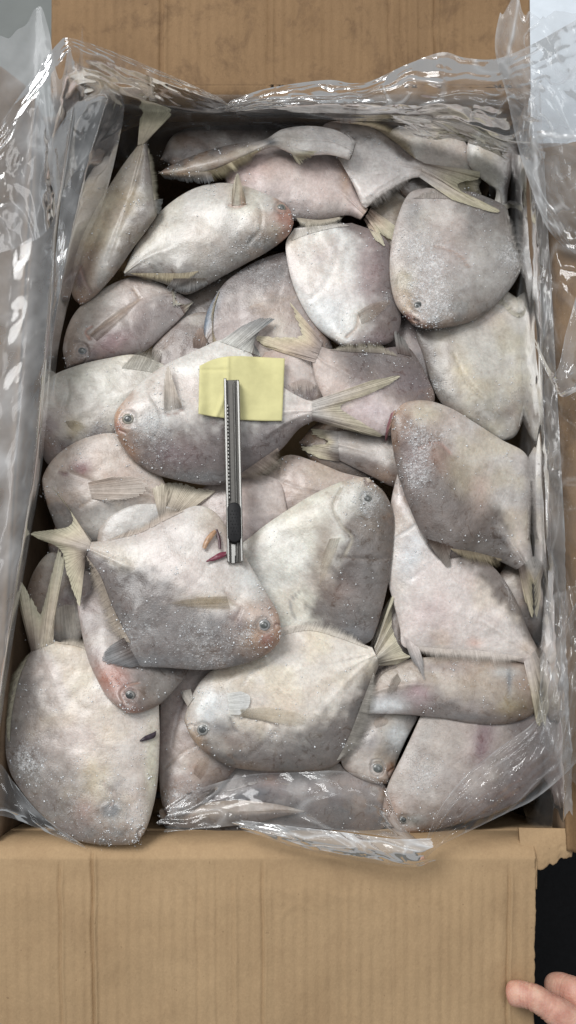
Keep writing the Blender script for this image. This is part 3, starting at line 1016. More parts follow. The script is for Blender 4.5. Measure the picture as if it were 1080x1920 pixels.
fish("large smooth ivory fish with rayed flank, its head against the left film",
     U=[(78, 775), (82, 730), (100, 704), (145, 685), (200, 672), (255, 665), (305, 682)], L=[(78, 775), (78, 850), (110, 880), (170, 860), (240, 830), (300, 780), (330, 720)],
     belly=(196, 192, 182), back=(120, 100, 92), side='L', split=.35, soft=.3, frost=.12, th=12, snout=(150, 122, 105), snout_k=.8,
     paints=[(95, 800, (24, 40), (118, 92, 84), .8), (140, 800, (20, 18), (176, 156, 112), .7), (215, 700, (60, 25), (198, 196, 188), .6), (140, 705, (30, 16), (180, 178, 166), .5)],
     frosts=[(180, 808, 50, .8)],
     creases=[([(118, 770), (128, 740), (125, 715)], 6, .8), ([(235, 690), (260, 680), (300, 672)], 8, -.6)],
     fins=[edgefin('dorsal_fin', [(228, 690), (262, 694), (296, 700)], [(240, 664), (290, 668), (305, 684)], c0=(196, 192, 184), c1=(176, 172, 160), rays=22, rag=.1, fray=.1)],
     pect=[dict(base=[(122, 790), (128, 800)], edge=[(158, 785), (160, 800), (150, 820)], c0=(170, 150, 105), c1=(190, 178, 140), rays=8)], ice=140)

fish("pale cream fish by the right wall below the frosty fish's chin",
     U=[(940, 830), (880, 795), (840, 770), (815, 735), (795, 670), (780, 620), (800, 560), (900, 540)], L=[(940, 830), (968, 815), (985, 770), (996, 700), (1000, 640), (998, 600), (990, 575), (950, 545)],
     belly=(200, 196, 188), back=(172, 166, 158), side='U', split=.55, frost=.22, frosts=[(870, 760, 60, .3), (820, 720, 18, 1.0), (970, 740, 18, .8)], th=13, snout=(150, 146, 136), snout_k=.6, headlen=.3,
     paints=[(860, 690, (22, 60, -25), (196, 182, 150), .6), (840, 660, (20, 50), (170, 158, 152), .5), (920, 770, (50, 30), (150, 146, 140), .7), (905, 590, (40, 20), (212, 196, 188), .6)],
     creases=[([(850, 660), (875, 715), (905, 745)], 5, 1.0, (180, 168, 145))],
     fins=[edgefin('dorsal_fin', [(905, 575), (935, 568), (960, 590), (985, 600)], [(915, 566), (948, 560), (966, 584), (995, 580)], rays=22),
           edgefin('anal_fin', [(994, 640), (988, 720), (972, 800)], [(999, 640), (995, 725), (980, 812)], c0=(205, 203, 200), c1=(190, 186, 182), rays=40)], ice=320)

fish("greyish fish under the gathered film at the far right corner",
     U=[(735, 330), (725, 275), (740, 240), (800, 235), (855, 250), (882, 285), (888, 330)], L=[(735, 330), (760, 370), (820, 385), (870, 380), (895, 360), (893, 345)],
     belly=(198, 192, 184), back=(160, 152, 144), frost=.2, th=10, snout_k=0, paints=[(860, 340, (40, 20), (176, 166, 118), .7), (890, 350, (16, 12), (110, 104, 98), .7)],
     fins=[tail([(868, 330), (880, 372)], [(905, 335), (900, 352), (906, 372)], c0=(170, 160, 120), c1=(140, 134, 122), rays=12)], ice=100)

fish("curled grey white tail end of a fish standing against the far right corner film",
     U=[(905, 275), (880, 262), (876, 300), (890, 325), (915, 345), (930, 360), (920, 400)], L=[(905, 275), (940, 262), (962, 275), (960, 320), (952, 360), (950, 400), (940, 420)],
     belly=(196, 194, 192), back=(150, 148, 148), frost=.15, th=8, snout_k=0, split=.6,
     fins=[tail([(935, 385), (958, 375)], [(948, 395), (975, 385), (992, 415)], c0=(200, 196, 180), c1=(196, 192, 178), rays=10)], ice=70)

fish("pink fleshed fish showing through between the yellow note and pale tail",
     U=[(480, 700), (500, 660), (560, 655), (610, 680), (640, 720)], L=[(480, 700), (500, 760), (560, 780), (620, 770), (645, 740)],
     belly=(190, 172, 164), back=(172, 154, 148), frost=.3, th=9, snout_k=0, frosts=[(560, 745, 30, .9)], paints=[(577, 735, (12, 10), (110, 60, 62), .9)],
     fins=[edgefin('dorsal_fin', [(540, 720), (570, 712), (592, 722)], [(545, 740), (572, 738), (596, 740)], c0=(205, 190, 182), c1=(215, 206, 200), rays=18)], ice=120)

fish("tan pink fish with a dusky fin, half hidden above the brown and white fish",
     U=[(735, 960), (700, 905), (640, 885), (590, 865), (540, 853), (500, 880), (470, 905)], L=[(735, 960), (680, 1000), (600, 1000), (520, 1000), (470, 970), (440, 930)],
     belly=(190, 172, 164), back=(180, 164, 154), frost=.3, th=11, snout_k=0, paints=[(610, 890, (60, 22, 15), (186, 172, 158), .6), (500, 950, (40, 25), (192, 172, 170), .5)],
     creases=[([(535, 905), (570, 918), (600, 925), (625, 945)], 3, 1.0, (150, 130, 122)), ([(525, 870), (520, 890), (535, 905)], 3, .7, (165, 148, 138))],
     fins=[edgefin('dorsal_fin', [(470, 905), (500, 880), (530, 855)], [(485, 900), (512, 885), (540, 862)], rays=22),
           dict(name='pelvic_fin', base=[(455, 895), (458, 925)], edge=[(495, 900), (520, 915), (525, 935), (495, 928)], c0=(112, 116, 126), c1=(128, 128, 138), rays=9, rag=.2, fray=.2)], ice=200)

fish("pinkish fish under the knife slider with fringed dark edge",
     U=[(350, 990), (365, 930), (400, 905), (450, 890), (520, 900), (540, 960)], L=[(350, 990), (400, 1060), (450, 1080), (500, 1060), (540, 1020), (545, 980)],
     belly=(192, 178, 172), back=(176, 160, 156), frost=.3, th=10, snout_k=0, paints=[(470, 985, (40, 30), (184, 164, 162), .5)], ice=120)

fish("grey fish with a split yellowish tail lying under the big brown fish's jaw",
     U=[(800, 860), (780, 815), (740, 808), (690, 810), (640, 808), (612, 812)], L=[(800, 860), (780, 925), (740, 915), (700, 895), (660, 875), (620, 855)],
     belly=(186, 176, 170), back=(160, 150, 146), split=.3, frost=.15, th=12, snout_k=0, paints=[(720, 890, (30, 14, 20), (170, 140, 118), .7), (690, 830, (40, 20), (190, 184, 180), .6)],
     fins=[tail([(632, 808), (636, 866)], [(578, 803), (580, 815), (612, 826), (605, 832), (564, 836), (570, 848), (590, 858)], c0=(196, 178, 155), c1=(206, 198, 165), rays=20, rag=.25)], ice=90)

fish("rosy tan fish whose long pectoral fin lies back toward the knife",
     U=[(84, 930), (80, 895), (105, 855), (150, 825), (205, 812), (245, 825), (290, 870), (320, 930)], L=[(84, 930), (95, 965), (115, 1000), (170, 1015), (230, 1010), (270, 990), (300, 960)],
     belly=(190, 174, 162), back=(186, 182, 178), side='L', split=.25, frost=.3, th=12, snout=(190, 158, 132), snout_k=.8,
     paints=[(152, 876, (20, 16), (152, 104, 102), .9), (120, 830, (30, 20), (176, 152, 134), .5), (225, 980, (60, 26), (204, 202, 198), .9), (120, 905, (26, 16), (165, 150, 140), .5), (122, 890, (8, 5), (120, 70, 60), .8)],
     creases=[([(130, 885), (175, 905), (180, 930), (150, 950)], 5, 1.0, (160, 142, 128)), ([(195, 936), (215, 930), (232, 936)], 4, 1.6, (70, 64, 64)), ([(110, 885), (125, 890)], 3, 1, (120, 80, 70))],
     frosts=[(140, 835, 40, .5)],
     pect=[dict(base=[(165, 905), (172, 935)], edge=[(285, 875), (288, 890), (275, 930), (255, 945)], c0=(196, 176, 162), c1=(206, 198, 190), rays=14, tip_lift=.006)], ice=220)

fish("fish with only a cream fan tail and pale flank visible left of the knife",
     U=[(180, 1040), (190, 985), (240, 950), (290, 945), (330, 955)], L=[(180, 1040), (230, 1070), (290, 1050), (320, 1000), (340, 985)],
     belly=(196, 192, 188), back=(180, 172, 166), frost=.25, th=8, snout_k=0, paints=[(300, 975, (16, 20), (112, 108, 108), .6)],
     fins=[tail([(300, 978), (330, 985)], [(285, 915), (305, 905), (335, 902), (370, 912), (408, 917), (380, 935), (360, 950)], c0=(200, 178, 156), c1=(205, 196, 178), rays=24, rag=.08)], ice=90)

fish("dark brown fish in the left gap behind the crossed tails",
     U=[(48, 1180), (50, 1110), (70, 1060), (100, 1035), (140, 1060)], L=[(48, 1180), (80, 1230), (130, 1220), (160, 1180), (165, 1120)],
     belly=(128, 112, 102), back=(112, 98, 90), frost=.25, th=10, snout_k=0,
     paints=[(130, 1170, (24, 34), (212, 206, 198), 1.0), (110, 1175, (8, 8), (200, 160, 130), .6), (125, 1125, (14, 14), (100, 62, 54), .8)],
     fins=[edgefin('anal_fin', [(100, 1145), (120, 1135), (140, 1135)], [(98, 1185), (125, 1180), (150, 1180)], c0=(216, 208, 196), c1=(220, 214, 204), rays=14, rag=.1)], ice=60)

fish("white bellied fish with orange brown pectoral fin, head down among the grey ones",
     U=[(640, 650), (600, 620), (570, 580), (548, 530), (537, 480), (537, 452), (552, 428)], L=[(640, 650), (690, 652), (735, 640), (752, 600), (742, 540), (738, 480), (715, 440), (660, 418)],
     belly=(212, 210, 208), back=(152, 138, 138), side='L', split=.45, soft=.28, frost=.2, th=14, snout=(176, 168, 164), snout_k=.5,
     paints=[(690, 510, (22, 60), (186, 160, 162), .7), (610, 600, (40, 40), (206, 212, 216), .7), (700, 640, (40, 22), (138, 116, 118), .8), (548, 450, (14, 20), (205, 190, 168), .4)],
     creases=[([(672, 592), (668, 615), (650, 632)], 5, 1.6, (165, 140, 120)), ([(585, 560), (620, 520), (640, 440)], 10, .6)],
     frosts=[(725, 560, 16, 1.0), (690, 640, 30, .6)],
     fins=[edgefin('dorsal_fin', [(545, 452), (575, 440), (620, 428), (655, 424)], [(540, 432), (575, 424), (615, 416), (648, 412)], c0=(214, 208, 200), c1=(214, 210, 205), rays=34, rag=.3)],
     pect=[dict(base=[(670, 585), (678, 608)], edge=[(728, 548), (735, 562), (722, 590)], c0=(150, 112, 78), c1=(178, 148, 116), rays=12)], ice=300)

fish("dark mauve fish with a pink white tail root and spread cream tail by the note",
     U=[(790, 800), (815, 750), (800, 705), (770, 655), (745, 650), (700, 655), (650, 652), (620, 655), (590, 645)], L=[(790, 800), (745, 815), (700, 815), (650, 800), (620, 770), (595, 720), (585, 680)],
     belly=(190, 174, 172), back=(140, 124, 126), side='U', split=.0, soft=.4, frost=.28, th=12, snout_k=0, tailth=.4,
     paints=[(605, 690, (34, 40), (206, 192, 186), .9), (700, 670, (60, 14, 5), (120, 112, 112), .6), (760, 720, (34, 30), (138, 120, 124), .6), (710, 770, (40, 20), (196, 180, 184), .6)],
     fins=[tail([(606, 640), (590, 680)], [(540, 562), (548, 585), (560, 612), (555, 630), (480, 628), (476, 642), (510, 655)], c0=(208, 172, 146), c1=(210, 200, 164), rays=24, rag=.18),
           edgefin('dorsal_fin', [(618, 656), (660, 660), (710, 662), (745, 668)], [(622, 650), (660, 646), (705, 646), (738, 650)], c0=(150, 142, 130), c1=(205, 198, 176), rays=40),
           dict(name='dorsal_fin', base=[(745, 662), (772, 668)], edge=[(738, 622), (742, 616), (762, 640)], c0=(120, 116, 114), c1=(110, 112, 114), rays=8, rag=.3, fray=.3)], ice=200)

fish("pinkish fish with a long cream tail pointing at the frosty fish, below the twisted one",
     U=[(430, 380), (425, 310), (480, 275), (560, 270), (630, 285), (655, 320), (668, 360), (690, 392)], L=[(430, 380), (470, 410), (530, 410), (560, 415), (610, 412), (650, 404), (675, 412)],
     belly=(200, 184, 180), back=(160, 146, 142), split=.5, frost=.2, frosts=[(570, 390, 40, .5)], th=12, snout_k=0, tailth=.4,
     paints=[(600, 340, (50, 40), (206, 190, 186), .7), (648, 335, (10, 40), (196, 170, 152), .6), (690, 400, (14, 14), (200, 172, 148), .6)],
     fins=[tail([(695, 390), (682, 412)], [(748, 428), (744, 452), (722, 445), (715, 440), (722, 462), (705, 452)], c0=(206, 188, 164), c1=(204, 200, 170), rays=16),
           edgefin('anal_fin', [(556, 408), (600, 412), (645, 405)], [(558, 432), (600, 424), (648, 412)], c0=(205, 196, 176), c1=(212, 208, 196), rays=34, rag=.3)], ice=200)

fish("broad frost covered fish with open mouth and orange snout by the right wall",
     U=[(782, 612), (765, 600), (742, 570), (731, 520), (733, 460), (748, 400), (768, 362), (800, 352)], L=[(782, 612), (800, 615), (850, 612), (905, 592), (950, 550), (976, 510), (981, 492), (965, 455), (955, 410), (945, 385), (890, 360)],
     belly=(178, 168, 162), back=(172, 170, 166), frost=.5, th=15, snout=(188, 142, 112), snout_k=1.1, headlen=.2,
     paints=[(762, 560, (16, 34, -15), (190, 160, 122), .9), (760, 525, (20, 20), (176, 164, 118), .6), (765, 595, (10, 8), (150, 92, 70), .9), (900, 500, (60, 60), (186, 184, 182), .6), (775, 400, (22, 26), (120, 124, 130), .5), (840, 480, (40, 40), (182, 164, 160), .5)],
     creases=[([(786, 614), (784, 604), (778, 600)], 5, 3.2, (70, 34, 32)), ([(812, 462), (840, 468), (865, 482), (878, 500)], 4, 1.2, (150, 112, 88)), ([(760, 592), (767, 598)], 4, 1, (130, 70, 55))],
     frosts=[(800, 510, 55, .9), (800, 560, 40, .8), (780, 440, 40, .4), (955, 480, 26, .8), (830, 580, 30, .5)],
     eye=[(785, 572, 11, (118, 122, 122))],
     fins=[edgefin('anal_fin', [(950, 400), (960, 450), (976, 488), (965, 520)], [(958, 398), (970, 448), (983, 490), (976, 522)], c0=(196, 192, 188), c1=(206, 204, 202), rays=36, rag=.3),
           edgefin('dorsal_fin', [(775, 372), (830, 372), (890, 378)], [(778, 360), (830, 356), (888, 360)], c0=(150, 140, 134), c1=(190, 184, 176), rays=30)], ice=900)

fish("white fan shaped rear of a fish with saw toothed edge and long tail streamer",
     U=[(640, 300), (605, 240), (640, 226), (690, 232), (730, 256), (765, 288), (800, 308)], L=[(640, 300), (662, 345), (682, 388), (700, 378), (735, 354), (768, 336), (790, 332)],
     belly=(226, 219, 216), back=(128, 112, 102), side='U', split=.6, soft=.22, frost=.2, th=10, snout_k=0, tailth=.45,
     paints=[(700, 245, (50, 14, 20), (130, 114, 98), .8), (790, 318, (14, 10), (196, 180, 168), .6)],
     frosts=[(700, 265, 22, .9)],
     creases=[([(745, 320), (700, 325), (660, 330)], 6, -.7), ([(750, 326), (710, 350), (685, 370)], 6, -.5)],
     fins=[tail([(795, 306), (786, 332)], [(905, 322), (900, 336), (860, 345), (880, 372), (938, 394), (930, 400), (850, 376)], c0=(200, 184, 168), c1=(190, 184, 150), rays=18, rag=.05, fray=.1),
           edgefin('dorsal_fin', [(655, 232), (700, 240), (740, 266), (778, 298)], [(668, 224), (712, 232), (752, 258), (786, 292)], c0=(160, 145, 120), c1=(190, 176, 140), rays=34, rag=.2),
           edgefin('anal_fin', [(678, 380), (700, 368), (735, 346), (772, 330)], [(684, 394), (708, 384), (742, 360), (778, 338)], c0=(216, 210, 206), c1=(220, 216, 212), rays=32, rag=.35)], ice=180)

fish("plump silver fish with a stiff cream pectoral fin standing up and red snout",
     U=[(551, 418), (545, 395), (525, 376), (490, 360), (455, 348), (410, 343), (360, 355), (310, 388), (268, 435), (245, 480), (232, 510)], L=[(551, 418), (540, 442), (505, 470), (460, 495), (415, 520), (375, 543), (345, 552), (315, 535), (270, 520), (235, 516)],
     belly=(196, 193, 187), back=(152, 148, 142), split=.25, soft=.3, frost=.4, th=16, snout=(176, 118, 92), snout_k=1.3,
     paints=[(530, 410, (20, 22), (172, 112, 86), .8), (515, 428, (14, 12), (150, 142, 110), .6), (380, 450, (60, 40), (208, 196, 184), .4), (268, 430, (18, 40, 30), (150, 122, 100), .7)],
     frosts=[(480, 440, 50, .5), (400, 500, 60, .4)],
     creases=[([(430, 385), (445, 388), (460, 383)], 5, 1.4, (170, 130, 110)), ([(478, 372), (490, 395), (488, 430), (468, 455)], 6, .8)],
     eye=[(527, 389, 11, (130, 130, 118))],
     fins=[edgefin('anal_fin', [(245, 512), (290, 512), (340, 512), (372, 508)], [(245, 520), (290, 524), (335, 528), (368, 522)], c0=(190, 176, 144), c1=(205, 192, 160), rays=30, rag=.2),
           dict(name='anal_fin', base=[(325, 522), (385, 522)], edge=[(308, 546), (330, 552), (365, 552), (392, 536)], c0=(140, 138, 136), c1=(112, 116, 122), rays=18, rag=.4, fray=.5)],
     pect=[dict(base=[(434, 385), (462, 383)], edge=[(436, 318), (442, 316), (456, 345)], c0=(205, 190, 164), c1=(206, 200, 176), rays=9, rag=.03, fray=.05, tip_lift=.014)], ice=400)

fish("slender tawny fish propped on its side with tail bent over, along the left film",
     U=[(150, 572), (136, 555), (134, 520), (145, 470), (165, 420), (195, 365), (230, 310), (262, 268)], L=[(150, 572), (175, 558), (215, 515), (250, 465), (280, 425), (296, 395), (288, 355), (283, 310), (276, 268)],
     belly=(190, 178, 160), back=(188, 184, 176), side='L', split=.2, frost=.3, th=15, snout=(165, 130, 108), snout_k=1.0, tailth=.5, tilt=(24, -4),
     paints=[(160, 500, (16, 50, 20), (160, 132, 108), .6), (205, 470, (12, 60, 24), (206, 204, 200), .6), (230, 380, (16, 50, 25), (186, 168, 146), .5), (150, 520, (10, 26), (122, 98, 98), .7)],
     creases=[([(268, 285), (250, 350), (225, 420), (200, 490)], 7, .9), ([(150, 500), (160, 530), (170, 548)], 6, 1.0, (140, 112, 104))],
     fins=[tail([(258, 272), (277, 268)], [(262, 222), (275, 204), (300, 204), (322, 212), (305, 232), (280, 246)], c0=(196, 182, 150), c1=(196, 192, 156), rays=14, rag=.04, fray=.1, tip_lift=.006),
           edgefin('anal_fin', [(276, 275), (282, 320), (288, 370), (292, 390)], [(282, 272), (290, 320), (297, 370), (306, 388)], c0=(200, 194, 176), c1=(202, 196, 170), rays=40, rag=.4),
           dict(name='anal_fin', base=[(288, 375), (292, 400)], edge=[(309, 372), (308, 384), (300, 402)], c0=(112, 120, 124), c1=(90, 98, 104), rays=6, rag=.3)], ice=260)

fish("twisted fish seen edge on, dark keel at one end and white flank at the other",
     U=[(296, 325), (330, 305), (390, 282), (450, 268), (495, 262), (530, 242), (580, 236), (630, 244), (668, 266)], L=[(296, 325), (340, 332), (395, 325), (440, 308), (485, 284), (515, 276), (560, 292), (615, 290), (655, 300)],
     belly=(150, 138, 122), back=(126, 116, 108), side='U', split=.4, frost=.35, th=12, snout_k=.2, snout=(120, 112, 110), tailth=1.0,
     paints=[(600, 262, (80, 36), (232, 228, 226), 1.6), (540, 262, (28, 16), (208, 202, 194), 1.0), (508, 266, (14, 8), (92, 92, 94), .8)],
     fins=[edgefin('anal_fin', [(345, 326), (400, 318), (450, 296), (490, 278)], [(360, 340), (408, 334), (458, 308), (496, 288)], c0=(196, 186, 152), c1=(206, 196, 160), rays=44, rag=.4),
           dict(name='anal_fin', base=[(300, 326), (395, 322)], edge=[(310, 336), (345, 342), (380, 348), (403, 344)], c0=(152, 148, 148), c1=(96, 104, 112), rays=20, rag=.3),
           edgefin('dorsal_fin', [(650, 250), (660, 268), (650, 298)], [(664, 258), (668, 268), (660, 300)], c0=(210, 206, 204), c1=(200, 196, 194), rays=16),
           dict(name='pelvic_fin', base=[(540, 276), (570, 282)], edge=[(560, 312), (572, 308), (596, 284)], c0=(196, 188, 160), c1=(200, 194, 168), rays=10, rag=.3)], ice=240)

fish("small fish head with a brown pectoral fin wedged under the silver tailed fish",
     U=[(725, 1470), (690, 1466), (645, 1440), (640, 1400), (665, 1350), (690, 1310)], L=[(725, 1470), (738, 1450), (745, 1425), (765, 1380), (790, 1335), (800, 1310)],
     belly=(180, 170, 162), back=(176, 174, 172), split=.4, frost=.25, th=11, snout=(184, 158, 138), snout_k=.7,
     paints=[(745, 1380, (22, 26, -30), (196, 200, 202), .9), (695, 1390, (30, 20), (140, 134, 138), .5), (733, 1440, (10, 10), (150, 110, 80), .8), (722, 1462, (18, 10), (186, 160, 138), .6)],
     creases=[([(735, 1468), (728, 1450), (738, 1440)], 4, 1.4, (120, 88, 70)), ([(695, 1435), (700, 1425), (715, 1425), (722, 1440)], 3, .8, (140, 136, 134))],
     eye=[(708, 1442, 12, (132, 136, 134))],
     pect=[dict(base=[(705, 1365), (722, 1360)], edge=[(692, 1345), (715, 1342), (738, 1348)], c0=(140, 112, 90), c1=(176, 148, 122), rays=8)], ice=90)

fish("brown grey fish nosing out below the right film fold, frosty snout",
     U=[(762, 1562), (738, 1552), (720, 1530), (719, 1505), (730, 1465), (755, 1415), (785, 1350), (800, 1310)], L=[(762, 1562), (800, 1560), (860, 1545), (940, 1520), (1010, 1470), (1035, 1400), (1020, 1330), (950, 1310)],
     belly=(166, 154, 148), back=(158, 140, 138), split=.4, frost=.4, th=13, snout=(196, 160, 134), snout_k=1.0,
     paints=[(735, 1520, (16, 24), (196, 158, 134), .8), (905, 1390, (20, 50, 15), (130, 90, 98), .7), (800, 1520, (40, 26), (140, 116, 98), .6), (775, 1538, (26, 12), (120, 124, 118), .6), (820, 1390, (20, 40), (186, 176, 168), .5), (790, 1390, (14, 50, 25), (176, 172, 168), .5)],
     frosts=[(790, 1440, 40, .7)],
     eye=[(757, 1537, 9, (120, 124, 122))], ice=380)

fish("mauve grey fish squeezed between the dotted white fish's edge and front wall",
     U=[(318, 1540), (302, 1500), (298, 1440), (300, 1370), (305, 1300), (340, 1255), (390, 1240)], L=[(318, 1540), (350, 1525), (390, 1495), (430, 1455), (455, 1420), (470, 1350), (460, 1280)],
     belly=(176, 160, 154), back=(150, 134, 130), split=.35, frost=.45, th=12, snout=(168, 156, 150), snout_k=.4,
     paints=[(340, 1330, (14, 60, 15), (176, 152, 150), .5), (400, 1450, (16, 24, -20), (150, 126, 108), .6), (335, 1380, (10, 50, 18), (196, 184, 176), .5)],
     frosts=[(340, 1500, 40, .8)],
     creases=[([(360, 1290), (335, 1340), (322, 1400)], 4, .8, (150, 136, 132)), ([(310, 1440), (345, 1410), (385, 1390)], 4, 1.0, (165, 146, 132))],
     pect=[dict(base=[(362, 1450), (376, 1462)], edge=[(372, 1410), (395, 1420), (400, 1432)], c0=(160, 132, 112), c1=(170, 142, 120), rays=8)], ice=300)

fish("long drab olive pink fish lying level under the spiny white one",
     U=[(1012, 1300), (1006, 1262), (985, 1242), (900, 1232), (800, 1232), (740, 1245), (700, 1268)], L=[(1012, 1300), (1004, 1335), (960, 1356), (900, 1358), (830, 1347), (760, 1340), (692, 1338)],
     belly=(176, 162, 148), back=(170, 158, 154), frost=.35, th=12, snout=(165, 148, 118), snout_k=1.0,
     paints=[(960, 1320, (34, 24), (160, 142, 106), .8), (785, 1300, (24, 20), (172, 134, 140), .7), (720, 1322, (40, 16), (196, 200, 204), .9), (880, 1290, (50, 22), (184, 164, 142), .6), (950, 1262, (30, 14), (184, 184, 182), .7), (955, 1278, (5, 24), (120, 124, 130), .7), (860, 1345, (70, 8), (130, 126, 126), .6), (820, 1250, (50, 10), (176, 160, 158), .5)],
     fins=[dict(name='pectoral_fin', base=[(745, 1262), (752, 1275)], edge=[(722, 1285), (726, 1310), (732, 1312)], c0=(130, 122, 118), c1=(134, 128, 122), rays=7, rag=.2, alpha=(.6, .4), rnd=.5),
           edgefin('dorsal_fin', [(700, 1290), (718, 1262), (745, 1250)], [(696, 1275), (714, 1252), (742, 1238)], c0=(140, 130, 128), c1=(122, 114, 112), rays=16)], ice=300)

fish("cream pink fish with comb edged belly and curved tail reaching down the right side",
     U=[(745, 888), (778, 930), (830, 985), (880, 1030), (930, 1068), (965, 1120), (990, 1180), (1008, 1215)], L=[(745, 888), (734, 935), (728, 990), (726, 1080), (738, 1130), (750, 1180), (756, 1212), (800, 1222), (880, 1228), (940, 1234), (985, 1244)],
     belly=(212, 202, 198), back=(178, 168, 162), side='U', split=.65, soft=.2, frost=.1, th=13, snout=(190, 190, 192), snout_k=.3, tailth=.5, headlen=.35,
     paints=[(770, 1040, (30, 60, 20), (206, 208, 212), .8), (890, 1205, (16, 10), (214, 180, 168), .7), (800, 1150, (40, 40), (206, 186, 186), .5), (990, 1215, (20, 14), (214, 196, 180), .5)],
     creases=[([(840, 1035), (800, 1065), (770, 1085)], 5, .6), ([(740, 1010), (770, 990), (790, 975)], 4, .8, (190, 190, 192))],
     fins=[tail([(1010, 1212), (982, 1240)], [(1028, 1255), (1035, 1290), (1030, 1330), (1012, 1362), (1004, 1350), (1000, 1320)], c0=(206, 190, 170), c1=(202, 192, 160), rays=16, rag=.08, fray=.2),
           edgefin('anal_fin', [(765, 1210), (830, 1216), (900, 1220), (980, 1232)], [(770, 1226), (830, 1234), (905, 1240), (985, 1252)], c0=(212, 202, 194), c1=(216, 208, 200), rays=60, rag=.35),
           dict(name='anal_fin', base=[(754, 1190), (786, 1215)], edge=[(772, 1240), (786, 1262), (798, 1280), (794, 1240)], c0=(200, 192, 188), c1=(150, 152, 158), rays=12, rag=.2, fray=.4)], ice=160)

fish("big brown and grey fish with crimson mouth edge and dark hooked fin",
     U=[(738, 775), (760, 755), (800, 751), (845, 765), (890, 792), (940, 824), (985, 850), (1000, 895), (998, 950), (994, 1000), (1000, 1050)], L=[(738, 775), (733, 810), (742, 870), (758, 925), (778, 975), (800, 1020), (830, 1048), (880, 1040), (930, 1050), (968, 1068)],
     belly=(200, 194, 190), back=(88, 71, 61), side='L', split=-.1, soft=.28, frost=.25, th=15, snout=(196, 164, 140), snout_k=.9, tailth=.4,
     paints=[(765, 800, (16, 34), (176, 138, 112), .8), (775, 860, (24, 60, -10), (140, 112, 108), .7), (820, 850, (30, 40, -30), (168, 120, 98), .6), (870, 900, (26, 60, -32), (186, 172, 146), .6), (850, 970, (60, 40, 30), (112, 92, 80), .8), (900, 1030, (50, 20, 20), (106, 94, 84), .7), (800, 775, (30, 18), (190, 180, 160), .7), (900, 920, (20, 40), (188, 166, 156), .5), (975, 1010, (16, 40), (212, 200, 192), .6)],
     frosts=[(775, 800, 26, .9), (790, 830, 24, 1.0), (790, 870, 34, .9), (830, 820, 22, .8), (780, 900, 36, .8), (985, 930, 22, .5)],
     creases=[([(740, 870), (752, 915), (775, 975), (800, 1022)], 4, -1.0, (176, 176, 170)), ([(785, 840), (820, 830), (845, 850)], 6, 1.0, (165, 120, 104))],
     fins=[tail([(1004, 1040), (972, 1066)], [(1022, 1085), (1034, 1130), (1032, 1160), (1008, 1110), (1000, 1100), (1000, 1160), (985, 1130)], c0=(212, 188, 164), c1=(206, 196, 160), rays=18, rag=.15),
           dict(name='anal_fin', base=[(800, 1010), (850, 1025)], edge=[(822, 1048), (838, 1064), (846, 1060), (842, 1040)], c0=(130, 116, 106), c1=(118, 112, 110), rays=8, rag=.1, fray=.1),
           edgefin('anal_fin', [(845, 1028), (890, 1035), (940, 1048)], [(850, 1042), (895, 1052), (950, 1066)], c0=(170, 156, 130), c1=(196, 182, 150), rays=34, rag=.4),
           edgefin('dorsal_fin', [(992, 900), (990, 950), (988, 1010)], [(999, 900), (1000, 950), (998, 1020)], c0=(204, 196, 192), c1=(190, 182, 178), rays=40, rag=.4),
           dict(name='lip', base=[(742, 768), (728, 815)], edge=[(733, 775), (725, 800), (722, 825), (726, 826)], c0=(120, 34, 66), c1=(132, 40, 74), rays=6, rag=.05, fray=.0)], ice=800)

fish("fish half chalky white and half smoky brown, mouth pointing at the split tail",
     U=[(700, 905), (685, 895), (640, 903), (585, 928), (530, 962), (480, 998), (440, 1040), (450, 1110), (500, 1180)], L=[(700, 905), (722, 925), (738, 965), (738, 1010), (733, 1060), (722, 1120), (705, 1180), (690, 1205), (640, 1220)],
     belly=(214, 212, 204), back=(126, 114, 106), side='L', split=.12, soft=.2, frost=.25, th=15, snout=(196, 172, 146), snout_k=.7,
     paints=[(688, 935, (34, 26), (168, 166, 158), .7), (690, 985, (30, 30), (140, 120, 100), .6), (605, 1030, (16, 60, 10), (176, 160, 142), .7), (700, 1080, (30, 60), (118, 110, 106), .6), (635, 1110, (30, 24), (150, 122, 108), .6), (480, 1100, (40, 40), (208, 210, 208), .5), (660, 1190, (50, 16), (104, 106, 112), .6)],
     frosts=[(690, 940, 30, 1.1), (680, 1000, 40, .5), (660, 1140, 60, .4)],
     creases=[([(640, 915), (625, 950), (640, 985), (660, 1010), (640, 1050)], 5, 1.3, (166, 156, 136)), ([(684, 898), (688, 908), (700, 905)], 5, 2.2, (90, 60, 56)), ([(560, 1110), (545, 1130), (552, 1160)], 4, 1.0, (140, 140, 140)), ([(630, 1045), (700, 1050), (730, 1048)], 5, .9, (118, 106, 98))],
     eye=[(688, 934, 11, (150, 152, 148))],
     pect=[dict(base=[(618, 1010), (638, 1008)], edge=[(585, 1085), (602, 1095), (615, 1080)], c0=(190, 172, 146), c1=(176, 158, 138), rays=10)], ice=500)

